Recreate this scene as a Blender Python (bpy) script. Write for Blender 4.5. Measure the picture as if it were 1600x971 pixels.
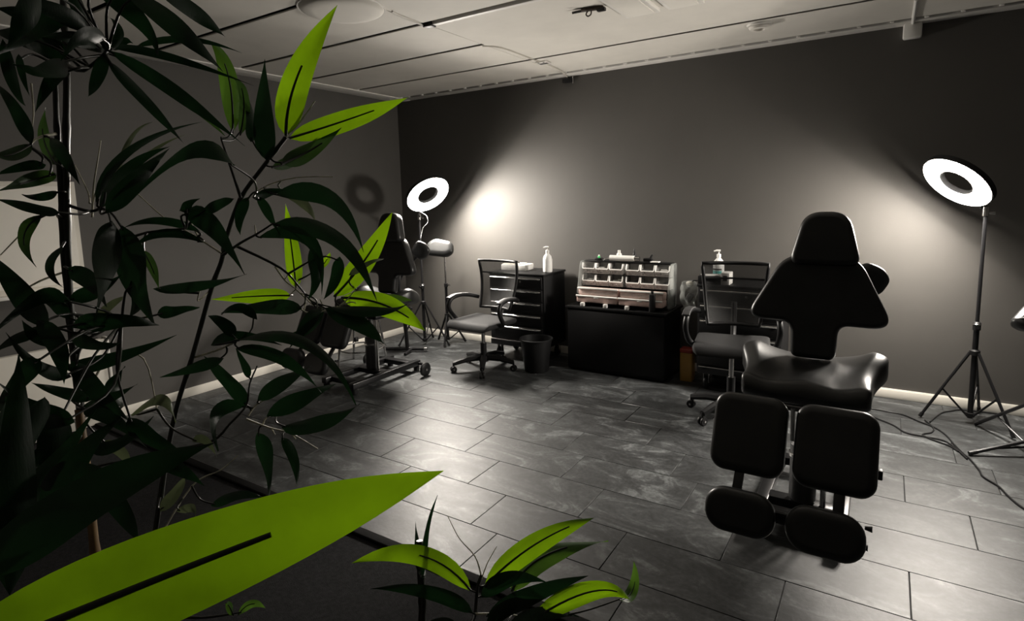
import bpy, bmesh, math, random
from mathutils import Vector, Matrix
from math import pi, sin, cos, radians

for o in list(bpy.data.objects): bpy.data.objects.remove(o)
S = bpy.context.scene
COL = S.collection
# ------------------------------------------------------------------ camera
YAW, PITCH, ROLL = radians(32.937), radians(7.279), radians(-1.4645)
EYE = Vector((0, 0, 1.5))
fwd = Vector((-sin(YAW)*cos(PITCH), cos(YAW)*cos(PITCH), -sin(PITCH)))
rt0 = Vector((cos(YAW), sin(YAW), 0)); up0 = rt0.cross(fwd)
rt = rt0*cos(ROLL) + up0*sin(ROLL); upv = up0*cos(ROLL) - rt0*sin(ROLL)
cd = bpy.data.cameras.new('camera'); cam = bpy.data.objects.new('camera', cd); COL.objects.link(cam)
cam.matrix_world = Matrix(((rt.x, upv.x, -fwd.x, EYE.x), (rt.y, upv.y, -fwd.y, EYE.y), (rt.z, upv.z, -fwd.z, EYE.z), (0, 0, 0, 1)))
cd.sensor_width = 36; cd.lens = 36*903/1600; cd.shift_y = -(485.5-424.6)/1600
cd.clip_start = .02; cd.clip_end = 60
S.camera = cam
# ------------------------------------------------------------------ world, exposure
w = bpy.data.worlds.new('World'); S.world = w; w.use_nodes = True
w.node_tree.nodes['Background'].inputs[0].default_value = (.9, .95, 1, 1)
w.node_tree.nodes['Background'].inputs[1].default_value = 0.0
S.view_settings.view_transform = 'Standard'; S.view_settings.look = 'None'
S.view_settings.exposure = 2.2; S.view_settings.gamma = 1; S.view_settings.use_curve_mapping = False
S.cycles.max_bounces = 10; S.cycles.diffuse_bounces = 6; S.cycles.transparent_max_bounces = 16
S.cycles.sample_clamp_indirect = 6
RING_POWER = 75.0
# the two ring lamps: centre, facing direction, mean radius
RING1_C, RING1_N = Vector((-3.738, 4.312, 1.547)), Vector((.697, -.188, -.692)).normalized()
RING2_C, RING2_N = Vector((.348, 4.433, 1.521)), Vector((-.569, -.434, -.699)).normalized()
RING_R1, RING_R2 = .205, .2

# ------------------------------------------------------------------ helpers
MATS = {}
def nt(name):
    m = bpy.data.materials.new(name); m.use_nodes = True; MATS[name] = m
    t = m.node_tree; b = t.nodes['Principled BSDF']
    return m, t, b
def noise(t, scale, detail=4, rough=.55, coord='Object', dist=0., offset_rand=False, stretch=None):
    tc = t.nodes.new('ShaderNodeTexCoord'); n = t.nodes.new('ShaderNodeTexNoise')
    n.inputs['Scale'].default_value = scale; n.inputs['Detail'].default_value = detail
    n.inputs['Roughness'].default_value = rough; n.inputs['Distortion'].default_value = dist
    src = tc.outputs[coord]
    if offset_rand:
        oi = t.nodes.new('ShaderNodeObjectInfo'); v = t.nodes.new('ShaderNodeVectorMath'); v.operation = 'MULTIPLY_ADD'
        cb = t.nodes.new('ShaderNodeCombineXYZ')
        for i in range(3): t.links.new(oi.outputs['Random'], cb.inputs[i])
        t.links.new(cb.outputs[0], v.inputs[0]); v.inputs[1].default_value = (37, 91, 13); t.links.new(src, v.inputs[2]); src = v.outputs[0]
    if stretch:
        mp = t.nodes.new('ShaderNodeMapping'); mp.inputs['Scale'].default_value = stretch
        t.links.new(src, mp.inputs[0]); src = mp.outputs[0]
    t.links.new(src, n.inputs['Vector'])
    return n.outputs['Fac']
def ramp(t, fac, stops):
    r = t.nodes.new('ShaderNodeValToRGB'); e = r.color_ramp.elements
    while len(e) < len(stops): e.new(.5)
    for i, (p, c) in enumerate(stops):
        e[i].position = p; e[i].color = (*(c if isinstance(c, (tuple, list)) else (c, c, c)), 1)
    t.links.new(fac, r.inputs[0]); return r.outputs[0]
def bump(t, b, fac, strength, dist=.002):
    n = t.nodes.new('ShaderNodeBump'); n.inputs['Strength'].default_value = strength; n.inputs['Distance'].default_value = dist
    t.links.new(fac, n.inputs['Height']); t.links.new(n.outputs[0], b.inputs['Normal'])
def simple(name, col, rough=.5, metal=0., spec=.5, bumps=None, vary=None):
    m, t, b = nt(name)
    b.inputs['Base Color'].default_value = (*col, 1); b.inputs['Roughness'].default_value = rough
    b.inputs['Metallic'].default_value = metal; b.inputs['Specular IOR Level'].default_value = spec
    if vary:
        f = noise(t, vary[0], 4)
        c = ramp(t, f, [(.3, tuple(x*(1-vary[1]) for x in col)), (.7, tuple(min(1, x*(1+vary[1])) for x in col))])
        t.links.new(c, b.inputs['Base Color'])
    if bumps: bump(t, b, noise(t, bumps[0], 3), bumps[1], bumps[2] if len(bumps) > 2 else .001)
    return m

class MB:
    """collects shapes in one mesh"""
    def __init__(s): s.bm = bmesh.new()
    def _merge(s, b2, mat=None):
        if mat is not None: b2.transform(mat)
        me = bpy.data.meshes.new('t'); b2.to_mesh(me); b2.free(); s.bm.from_mesh(me); bpy.data.meshes.remove(me); return s
    def box(s, c, d, bev=0., rot=None, seg=2):
        b = bmesh.new(); bmesh.ops.create_cube(b, size=1)
        b.transform(Matrix.Diagonal((d[0], d[1], d[2], 1)))
        if bev > 0: bmesh.ops.bevel(b, geom=list(b.edges), offset=min(bev, min(d)*.49), segments=seg, affect='EDGES', profile=.5)
        M = Matrix.Translation(c)
        if rot is not None: M = M @ rot
        return s._merge(b, M)
    def tube(s, pts, r, seg=8, cap=True):
        pts = [Vector(p) for p in pts]; n = len(pts); b = bmesh.new(); rings = []
        prev = None
        for i, p in enumerate(pts):
            tg = (pts[min(i+1, n-1)]-pts[max(i-1, 0)]).normalized()
            if prev is None:
                a = tg.orthogonal().normalized()
            else:
                a = (prev - tg*prev.dot(tg)); a = a.normalized() if a.length > 1e-6 else tg.orthogonal().normalized()
            prev = a; q = tg.cross(a); rr = r[i] if isinstance(r, (list, tuple)) else r
            rings.append([b.verts.new(p + (a*cos(2*pi*k/seg)+q*sin(2*pi*k/seg))*rr) for k in range(seg)])
        for i in range(n-1):
            for k in range(seg):
                b.faces.new((rings[i][k], rings[i][(k+1) % seg], rings[i+1][(k+1) % seg], rings[i+1][k]))
        if cap: b.faces.new(rings[0][::-1]); b.faces.new(rings[-1])
        return s._merge(b)
    def lathe(s, prof, seg=24, mat=None):
        b = bmesh.new(); rings = []
        for r, z in prof:
            rings.append([b.verts.new((max(r, 1e-5)*cos(2*pi*k/seg), max(r, 1e-5)*sin(2*pi*k/seg), z)) for k in range(seg)])
        for i in range(len(prof)-1):
            for k in range(seg):
                b.faces.new((rings[i][k], rings[i][(k+1) % seg], rings[i+1][(k+1) % seg], rings[i+1][k]))
        b.faces.new(rings[0][::-1]); b.faces.new(rings[-1])
        return s._merge(b, mat)
    def torus(s, prof, seg=48, mat=None):
        """closed profile [(r,z)] swept round z"""
        b = bmesh.new(); n = len(prof)
        rings = [[b.verts.new((r*cos(2*pi*k/seg), r*sin(2*pi*k/seg), z)) for r, z in prof] for k in range(seg)]
        for k in range(seg):
            for j in range(n):
                b.faces.new((rings[k][j], rings[(k+1) % seg][j], rings[(k+1) % seg][(j+1) % n], rings[k][(j+1) % n]))
        return s._merge(b, mat)
    def slab(s, outline, th, r, mat=None, bulge=0., seg=3):
        """outline (CCW) in xy, extruded 0..th in z, edges rounded with r, faces bulged"""
        b = bmesh.new(); n = len(outline); P = [Vector((x, y)) for x, y in outline]
        N = []
        for i in range(n):
            e1 = (P[i]-P[i-1]).normalized(); e2 = (P[(i+1) % n]-P[i]).normalized()
            n1 = Vector((e1.y, -e1.x)); n2 = Vector((e2.y, -e2.x)); v = (n1+n2)
            N.append(v.normalized() if v.length > 1e-6 else n1)
        prof = [(r*(1-sin(pi/2*k/seg)), r*(1-cos(pi/2*k/seg))) for k in range(seg+1)]
        layers = [(i, z) for i, z in prof] + [(i, th-z) for i, z in reversed(prof)]
        rings = [[b.verts.new((*(P[i]-N[i]*ins), z)) for i in range(n)] for ins, z in layers]
        for a in range(len(rings)-1):
            for k in range(n):
                b.faces.new((rings[a][k], rings[a][(k+1) % n], rings[a+1][(k+1) % n], rings[a+1][k]))
        for ring, z, flip, sg in ((rings[0], 0, True, -1), (rings[-1], th, False, 1)):
            base = ring
            if bulge:
                f = r*.6
                ring2 = [b.verts.new((*(P[i]-N[i]*(r+f)), z+sg*bulge)) for i in range(n)]
                for k in range(n):
                    q = (ring[k], ring[(k+1) % n], ring2[(k+1) % n], ring2[k])
                    b.faces.new(q[::-1] if flip else q)
                base = ring2
            b.faces.new(base[::-1] if flip else base)
        return s._merge(b, mat)
    def grid(s, f, nu, nv, closed_u=False):
        b = bmesh.new()
        V = [[b.verts.new(f(i/(nu if closed_u else nu-1), j/(nv-1))) for j in range(nv)] for i in range(nu)]
        for i in range(nu if closed_u else nu-1):
            for j in range(nv-1):
                b.faces.new((V[i][j], V[(i+1) % nu][j], V[(i+1) % nu][j+1], V[i][j+1]))
        return s._merge(b)
    def mesh(s, name, mat, sharp=40, fix=True, wn=False):
        if fix: bmesh.ops.recalc_face_normals(s.bm, faces=list(s.bm.faces))
        me = bpy.data.meshes.new(name); s.bm.to_mesh(me); s.bm.free()
        for m in (mat if isinstance(mat, (list, tuple)) else [mat]): me.materials.append(MATS[m])
        me.shade_smooth()
        me.set_sharp_from_angle(angle=radians(sharp))
        return me
    def obj(s, name, mat, parent=None, label=None, sharp=40, fix=True, wn=False):
        o = link(name, s.mesh(name, mat, sharp, fix), parent, label)
        if wn:
            md = o.modifiers.new('normals', 'WEIGHTED_NORMAL'); md.weight = 100; md.keep_sharp = True
        return o
def link(name, me, parent=None, label=None, loc=None):
    o = bpy.data.objects.new(name, me); COL.objects.link(o)
    if parent is not None: o.parent = parent
    if label: o['label'] = label
    if loc is not None: o.location = loc
    return o
def thing(name, label, cat, loc=(0, 0, 0), rz=0., group=None):
    o = bpy.data.objects.new(name, None); COL.objects.link(o); o.empty_display_size = .05
    o.location = loc; o.rotation_euler = (0, 0, rz); return tag(o, label, cat, group)
def tag(o, label, cat, group=None):
    o['label'] = label; o['category'] = cat
    if group: o['group'] = group
    return o
def struct(o): o['kind'] = 'structure'; return o
def stuff(o): o['kind'] = 'stuff'; return o
def dup(root, loc, rz=None, label=None):
    def cp(o, p):
        c = o.copy(); COL.objects.link(c)
        if p is not None: c.parent = p
        for ch in kids.get(o, []): cp(ch, c)
        return c
    kids = {}
    for o in COL.objects:
        if o.parent: kids.setdefault(o.parent, []).append(o)
    r = cp(root, None); r.location = loc
    if rz is not None: r.rotation_euler = (0, 0, rz)
    if label: r['label'] = label
    return r
def rrect(w, h, r, n=5, cx=0., cy=0.):
    out = []
    for sx, sy, a0 in ((1, -1, -90), (1, 1, 0), (-1, 1, 90), (-1, -1, 180)):
        for k in range(n+1):
            a = radians(a0+90*k/n); out.append((cx+sx*(w/2-r)+r*cos(a), cy+sy*(h/2-r)+r*sin(a)))
    return out
def rpoly(pts, rad, n=5):
    """round the corners of a polygon (CCW)"""
    P = [Vector(p) for p in pts]; m = len(P); out = []
    for i in range(m):
        r = rad[i] if isinstance(rad, (list, tuple)) else rad
        a, b, c = P[i-1], P[i], P[(i+1) % m]; u = (a-b); v = (c-b)
        k = min(r, u.length*.45, v.length*.45); p0 = b+u.normalized()*k; p1 = b+v.normalized()*k
        for j in range(n+1):
            t = j/n; out.append(tuple(p0*(1-t)**2+b*2*t*(1-t)+p1*t*t))
    return out
def frame(origin, x, y):
    x = Vector(x).normalized(); y = Vector(y); y = (y-x*y.dot(x)).normalized(); z = x.cross(y)
    return Matrix(((x.x, y.x, z.x, origin[0]), (x.y, y.y, z.y, origin[1]), (x.z, y.z, z.z, origin[2]), (0, 0, 0, 1)))
def smooth(pts, n=6):
    """Catmull-Rom through points"""
    P = [Vector(p) for p in pts]; out = []
    for i in range(len(P)-1):
        a, b, c, d = P[max(i-1, 0)], P[i], P[i+1], P[min(i+2, len(P)-1)]
        for k in range(n):
            t = k/n
            out.append(.5*((2*b)+(c-a)*t+(2*a-5*b+4*c-d)*t*t+(3*b-a-3*c+d)*t**3))
    out.append(P[-1]); return out

# ------------------------------------------------------------------ materials
simple('wall_paint', (.076, .0715, .0655), .62, bumps=(160, .25, .001), vary=(1.4, .08))
simple('ceiling_white', (.74, .715, .66), .75, bumps=(90, .12), vary=(2.5, .06))
simple('trim_white', (.78, .76, .72), .5)
simple('slot_dark', (.035, .03, .028), .6)
simple('baseboard_paint', (.72, .69, .62), .35)
simple('grout', (.012, .012, .012), .8)
simple('carpet_dark', (.022, .022, .023), .95, spec=.1, bumps=(420, .9, .004), vary=(60, .3))
simple('black_strip', (.008, .008, .008), .8, spec=.06, bumps=(60, .05))
simple('black_leather', (.0165, .017, .017), .36, spec=.45, bumps=(260, .16, .0012), vary=(6, .25))
simple('black_plastic', (.01, .01, .0105), .45, spec=.3, bumps=(150, .08))
simple('grey_plastic', (.045, .045, .046), .38, bumps=(150, .06))
simple('black_metal', (.014, .014, .015), .3, metal=.3, bumps=(120, .05))
simple('black_powder', (.008, .008, .0085), .5, spec=.22, bumps=(300, .12), vary=(4, .15))
simple('seat_fabric', (.015, .015, .0155), .75, spec=.25, bumps=(500, .5, .001))
simple('chrome', (.78, .77, .75), .13, metal=1., bumps=(40, .02))
simple('steel', (.5, .49, .48), .25, metal=1., bumps=(60, .03))
simple('white_plastic', (.8, .79, .76), .35, bumps=(30, .02))
simple('off_white', (.7, .67, .6), .6, vary=(3, .06))
simple('blind_cloth', (.88, .85, .78), .7, vary=(2, .05))
simple('paper', (.8, .79, .76), .8, vary=(30, .05))
simple('teal_print', (.12, .45, .42), .5, vary=(90, .4))
simple('yellow_plastic', (.32, .18, .04), .45, bumps=(40, .05))
simple('red_plastic', (.25, .03, .02), .45, bumps=(40, .05))
simple('green_led', (.05, .6, .15), .3)
simple('pink_plastic', (.55, .4, .36), .3, vary=(18, .25))
simple('cane_skin', (.2, .12, .045), .5, vary=(25, .35))
simple('stem_skin', (.012, .014, .010), .33, vary=(50, .3))
simple('twig_skin', (.62, .6, .48), .5, vary=(80, .3))
simple('pot_clay', (.03, .03, .03), .6, bumps=(80, .2))
simple('soil', (.02, .015, .01), .95, bumps=(60, .8, .01))
simple('rust', (.06, .045, .035), .6, metal=.4, vary=(60, .5))
def floor_mat():
    m, t, b = nt('slate_tile')
    n1 = noise(t, 2.4, 8, .66, 'Object', 1.6, True, (1., 1.9, 1.))
    c1 = ramp(t, n1, [(.3, (.0112, .012, .0123)), (.44, (.0225, .024, .0245)), (.55, (.0425, .045, .046)), (.64, (.11, .117, .118))])
    n2 = noise(t, 46, 3, .6, 'Object', .3, True)
    c2 = ramp(t, n2, [(.35, .65), (.7, 1.35)])
    mx = t.nodes.new('ShaderNodeMix'); mx.data_type = 'RGBA'; mx.blend_type = 'MULTIPLY'; mx.inputs[0].default_value = 1
    t.links.new(c1, mx.inputs[6]); t.links.new(c2, mx.inputs[7])
    oi = t.nodes.new('ShaderNodeObjectInfo')
    rv = ramp(t, oi.outputs['Random'], [(0, .8), (1, 1.2)])
    m2 = t.nodes.new('ShaderNodeMix'); m2.data_type = 'RGBA'; m2.blend_type = 'MULTIPLY'; m2.inputs[0].default_value = 1
    t.links.new(mx.outputs[2], m2.inputs[6]); t.links.new(rv, m2.inputs[7])
    t.links.new(m2.outputs[2], b.inputs['Base Color'])
    rr = ramp(t, n1, [(.3, .5), (.75, .44)]); t.links.new(rr, b.inputs['Roughness'])
    b.inputs['Specular IOR Level'].default_value = .5
    bump(t, b, n2, .3, .002)
floor_mat()
def emit(name, col, strength):
    m, t, b = nt(name)
    b.inputs['Base Color'].default_value = (.9, .9, .88, 1)
    b.inputs['Emission Color'].default_value = (*col, 1); b.inputs['Emission Strength'].default_value = strength
emit('ring_glow', (1, .925, .83), RING_POWER)
def clear(name, col, alpha, rough=.1):
    m, t, b = nt(name)
    b.inputs['Base Color'].default_value = (*col, 1); b.inputs['Roughness'].default_value = rough
    f = noise(t, 14, 3); r_ = ramp(t, f, [(.3, max(0, alpha-.1)), (.7, min(1, alpha+.1))])
    t.links.new(r_, b.inputs['Alpha'])
clear('clear_bin', (.55, .54, .52), .42, .15)
clear('clear_film', (.45, .47, .45), .3, .12)
clear('milky', (.82, .82, .8), .93, .3)
def mesh_fabric():
    m, t, b = nt('mesh_fabric')
    b.inputs['Base Color'].default_value = (.03, .03, .03, 1); b.inputs['Roughness'].default_value = .6
    tc = t.nodes.new('ShaderNodeTexCoord'); ck = t.nodes.new('ShaderNodeTexChecker'); ck.inputs['Scale'].default_value = 420
    t.links.new(tc.outputs['Object'], ck.inputs['Vector'])
    t.links.new(ramp(t, ck.outputs['Fac'], [(0, .66), (1, .86)]), b.inputs['Alpha'])
mesh_fabric()
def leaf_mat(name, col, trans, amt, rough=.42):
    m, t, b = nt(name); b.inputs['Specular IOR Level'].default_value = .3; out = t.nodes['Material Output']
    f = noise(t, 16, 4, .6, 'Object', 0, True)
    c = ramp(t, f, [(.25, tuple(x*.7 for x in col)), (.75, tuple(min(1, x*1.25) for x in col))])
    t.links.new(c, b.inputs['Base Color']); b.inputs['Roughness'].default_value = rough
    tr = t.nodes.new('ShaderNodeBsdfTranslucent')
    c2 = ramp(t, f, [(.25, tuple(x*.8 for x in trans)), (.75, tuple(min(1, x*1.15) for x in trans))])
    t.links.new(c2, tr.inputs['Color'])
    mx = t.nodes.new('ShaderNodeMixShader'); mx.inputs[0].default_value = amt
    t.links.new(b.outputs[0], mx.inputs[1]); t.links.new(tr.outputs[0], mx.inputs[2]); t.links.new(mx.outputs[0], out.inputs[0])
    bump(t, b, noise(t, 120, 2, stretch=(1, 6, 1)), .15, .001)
leaf_mat('leaf_backlit', (.075, .18, .008), (.30, .56, .006), .6, .55)  # lit copy of the bamboo leaf: backlight put into its lime colour
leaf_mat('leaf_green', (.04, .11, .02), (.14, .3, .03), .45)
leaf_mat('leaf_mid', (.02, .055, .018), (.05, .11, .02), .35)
leaf_mat('leaf_unlit', (.008, .019, .010), (.008, .032, .009), .3, .46)  # unlit copy of the same leaf: shade put into its dark colour
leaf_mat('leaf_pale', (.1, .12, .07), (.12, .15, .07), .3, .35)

# ================================================================== SETTING
XL, XR, YB, YF, CZ = -4.58, 2.3, 4.833, -1.6, 2.578
def wall(name, c, d):
    m = MB().box(c, d); return struct(m.obj(name, 'wall_paint'))
wall('wall_back', ((XL+XR)/2, YB+.06, 1.35), (XR-XL+.24, .12, 2.75))
wall('wall_left', (XL-.06, (YB+YF)/2, 1.35), (.12, YB-YF, 2.75))
wall('wall_right', (XR+.06, (YB+YF)/2, 1.35), (.12, YB-YF, 2.75))
wall('wall_front', ((XL+XR)/2, YF-.06, 1.35), (XR-XL+.24, .12, 2.75))
# tiled floor: rows run along the back wall, joints step from row to row
STRIP_Y = 1.69
fl = struct(MB().box(((XL+XR)/2, (YB+STRIP_Y)/2, -.035), (XR-XL, YB-STRIP_Y, .06)).obj('floor', 'grout'))
TL, TW, GAP = .6475, .3035, .0028
tile_cache = {}
def tile(x0, x1, y0, y1):
    k = (round(x1-x0, 3), round(y1-y0, 3))
    if k not in tile_cache:
        tile_cache[k] = MB().box((0, 0, -.004), (k[0]-GAP, k[1]-GAP, .008), .0014, seg=1).mesh('tile', 'slate_tile')
    link('tile', tile_cache[k], fl, loc=((x0+x1)/2, (y0+y1)/2, 0))
offs = [-1.405, -1.555, -1.80]
row = 0
for k in range(-1, 10):
    y0 = 1.99+TW*k; y1 = min(y0+TW, YB)
    y0 = max(y0, STRIP_Y+.012)
    if y1-y0 < .02: continue
    x = offs[(k+1) % 3]
    while x > XL: x -= TL
    while x < XR:
        a, b_ = max(x, XL), min(x+TL, XR)
        if b_-a > .02: tile(a, b_, y0, y1)
        x += TL
struct(MB().box(((XL+XR)/2, (STRIP_Y+YF)/2, -.034), (XR-XL, STRIP_Y-YF-.02, .06)).obj('floor', 'carpet_dark'))
tr = MB().slab(rrect(XR-XL, .05, .004, 2), .013, .006, Matrix.Translation(((XL+XR)/2, STRIP_Y-.012, -.002)))
tr = struct(tr.obj('trim_1', 'black_strip'))
MB().tube([(XL+.01, STRIP_Y+.010, .0075), (XR-.01, STRIP_Y+.010, .0075)], .0035, 8).obj('edge', 'black_metal', tr, 'glossy rounded edge of the black strip')
# baseboards
def baseboard(name, L, M):
    m = MB(); m.box((0, 0, .032), (L, .014, .064), .003); m.box((0, .001, .066), (L, .010, .008), .002)
    m._merge(bmesh.new()); o = m.obj(name, 'baseboard_paint'); o.matrix_world = M; return struct(o)
baseboard('baseboard_back', XR-XL, Matrix.Translation(((XL+XR)/2, YB-.007, 0)))
baseboard('baseboard_left', YB-YF-.02, Matrix.Translation((XL+.007, (YB+YF)/2, 0)) @ Matrix.Rotation(pi/2, 4, 'Z'))
# ceiling: dark carrier above, white panels with open slots below
ce = struct(MB().box(((XL+XR)/2, (YB+YF)/2, CZ+.1), (XR-XL+.2, YB-YF+.2, .08)).obj('ceiling', 'slot_dark'))
def panel(x0, x1, y0, y1, name='panel', th=.009, mat='ceiling_white'):
    MB().box(((x0+x1)/2, (y0+y1)/2, CZ+th/2), (x1-x0, y1-y0, th), .002, seg=1).obj(name, mat, ce)
SW = .019
slots = [-1.6, -.91, -.29, .33, .95, 1.57, 2.19, 2.855, 3.475, 4.085, 4.685]
for a, b_ in zip(slots[:-1], slots[1:]):
    panel(XL+.2, -2.45, a+SW, b_-SW)
panel(-2.446, XR, 4.085+SW, 4.685-SW)
panel(-2.446, XR, 2.925, 4.085-SW)
panel(-2.446, XR, YF, 2.84)
struct(MB().box((XL+.1, (YB+YF)/2, CZ+.006), (.2, YB-YF, .03), .003).obj('trim_2', 'trim_white'))
t3 = struct(MB().box(((XL+.2+XR)/2, 4.772, CZ+.008), (XR-XL-.2, .122, .03), .003).obj('trim_3', 'trim_white'))
x = XL+.3
cm = MB().box((0, 0, 0), (.024, .03, .016), .002, seg=1).mesh('bridge', 'trim_white')
while x < XR:
    link('bridge', cm, t3, loc=(x, 4.693, CZ+.006)); x += .185
# black backing so that nothing shines through the slots
# window with a closed pale blind on the left wall, ledge below
wn = struct(MB().box((XL+.012, 1.02, 1.32), (.024, 1.36, .72), .004).obj('window_1', 'off_white'))
MB().box((XL+.03, 1.02, 1.33), (.012, 1.30, .64), .003).obj('blind', 'blind_cloth', wn)
MB().box((XL+.045, 1.02, .965), (.09, 1.42, .022), .004).obj('ledge', 'trim_white', wn)
pn = thing('radiator', 'low white flat radiator on the left wall below the pale blind', 'radiator', (XL+.02, 1.08, 0))
MB().box((.055, 0, .36), (.05, 1.32, .5), .008).obj('front_panel', 'off_white', pn)
MB().box((.055, .672, .36), (.07, .018, .52), .004).obj('end_cap', 'trim_white', pn)
MB().box((.055, -.672, .36), (.07, .018, .52), .004).obj('end_cap', 'trim_white', pn)
for yy in (-.5, .5): MB().box((.02, yy, .3), (.06, .04, .3), .004).obj('bracket', 'trim_white', pn)
for yy in (-.45, .45): MB().tube([(.055, yy, .12), (.055, yy, 0)], .012, 8).obj('pipe', 'trim_white', pn)

# ================================================================== CEILING FITTINGS
d = thing('ceiling_lamp', 'large round white disc lamp, unlit, flat on the ceiling', 'ceiling lamp', (-2.62, 2.36, CZ))
MB().lathe([(.0, -.03), (.15, -.03), (.2, -.024), (.226, -.012), (.232, 0)], 48).obj('diffuser', 'ceiling_white', d)
MB().torus([(.228, -.004), (.24, -.006), (.242, .0), (.228, 0)], 48).obj('rim', 'trim_white', d)
d = thing('smoke_detector', 'small round white smoke detector on the ceiling near the back wall', 'smoke detector', (-.75, 4.19, CZ))
MB().lathe([(0, -.018), (.05, -.02), (.075, -.012), (.08, 0)], 32).obj('base', 'trim_white', d)
MB().torus([(.035, -.034), (.058, -.032), (.066, -.018), (.035, -.016)], 32).obj('sensor_ring', 'ceiling_white', d)
d = thing('track_rail', 'long white lamp rail with dark edges let into the ceiling', 'track rail', (-2.46, 2.885, CZ))
MB().box((2.3, 0, .0), (4.55, .034, .024), .003).obj('rail', 'trim_white', d)
MB().box((.03, -.002, -.004), (.07, .05, .03), .006).obj('end_cap', 'black_plastic', d)
d = thing('ceiling_light_fixture', 'recessed twin white panel fixture, unlit, at the top edge', 'light fixture', (-.95, 3.17, CZ))
for x0, x1 in ((-.42, -.215), (-.165, .04), (.09, .295)):
    MB().box(((x0+x1)/2, 0, -.012), (x1-x0, .58, .024), .004).obj('frame', 'trim_white', d)
    MB().box(((x0+x1)/2, 0, -.026), (x1-x0-.05, .53, .008), .002).obj('diffuser', 'ceiling_white', d)
d = thing('ceiling_bracket', 'small rusty dark metal hook bracket on the white ceiling', 'bracket', (-1.48, 3.21, CZ))
MB().box((0, 0, -.008), (.13, .035, .016), .004, Matrix.Rotation(.25, 4, 'Z')).obj('plate', 'rust', d)
MB().box((.05, .012, -.018), (.05, .03, .02), .005).obj('clamp', 'black_metal', d)
MB().tube(smooth([(-.03, 0, -.014), (-.035, -.012, -.035), (-.02, -.02, -.05), (-.005, -.012, -.04), (-.008, 0, -.014)]), .004, 8).obj('hook', 'rust', d)
MB().tube([(-.06, -.01, -.01), (-.12, -.02, -.012)], .008, 8).obj('stub', 'steel', d)
d = thing('ceiling_vent', 'tiny grey slotted vent plate on the ceiling above the cabinets', 'vent', (-2.38, 4.215, CZ))
MB().box((0, 0, -.005), (.09, .1, .01), .002).obj('plate', 'trim_white', d)
MB().box((0, .01, -.0105), (.07, .03, .003)).obj('grille', 'grey_plastic', d)
for xx in (-.025, .02): MB().box((xx, -.03, -.0105), (.014, .01, .003)).obj('switch', 'grey_plastic', d)
o = MB().tube(smooth([(-2.47, 3.5, CZ-.003), (-2.39, 3.63, CZ-.004), (-2.39, 4.08, CZ-.004), (-2.385, 4.2, CZ-.004)]), .0045, 6).obj('ceiling_cable', 'off_white')
tag(o, 'thin pale cable running across the ceiling to the small vent', 'cable')
o = MB().tube(smooth([(-2.385, 4.27, CZ-.004), (-2.40, 4.5, CZ-.004), (-2.44, 4.7, CZ-.012), (-2.47, 4.81, CZ-.014)]), .0045, 6).obj('ceiling_cable', 'off_white')
tag(o, 'thin pale cable from the small vent to the black bracket on the back wall', 'cable')
o = MB().tube(smooth([(-2.43, 2.56, CZ-.004), (-2.45, 2.65, CZ-.005), (-2.46, 2.86, CZ-.006)]), .006, 6).obj('ceiling_cable', 'trim_white')
tag(o, 'short white cable between the round ceiling disc and the rail end', 'cable')
d = thing('wall_bracket', 'small black bracket at the top of the back wall', 'bracket', (-2.47, YB, 2.535))
MB().box((0, -.02, 0), (.09, .04, .035), .004).obj('body', 'black_plastic', d)
MB().tube([(.05, -.015, .04), (.05, -.015, -.03)], .004, 6).obj('wire', 'steel', d)
d = thing('wall_sensor', 'white plastic sensor box below the ceiling edge at upper right', 'sensor', (.09, YB, 2.525))
MB().box((0, -.035, 0), (.105, .07, .095), .012).obj('body', 'white_plastic', d)
MB().tube([(0, -.04, .045), (0, -.2, .052), (0, -.62, .05)], .011, 8).obj('conduit', 'white_plastic', d)

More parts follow.
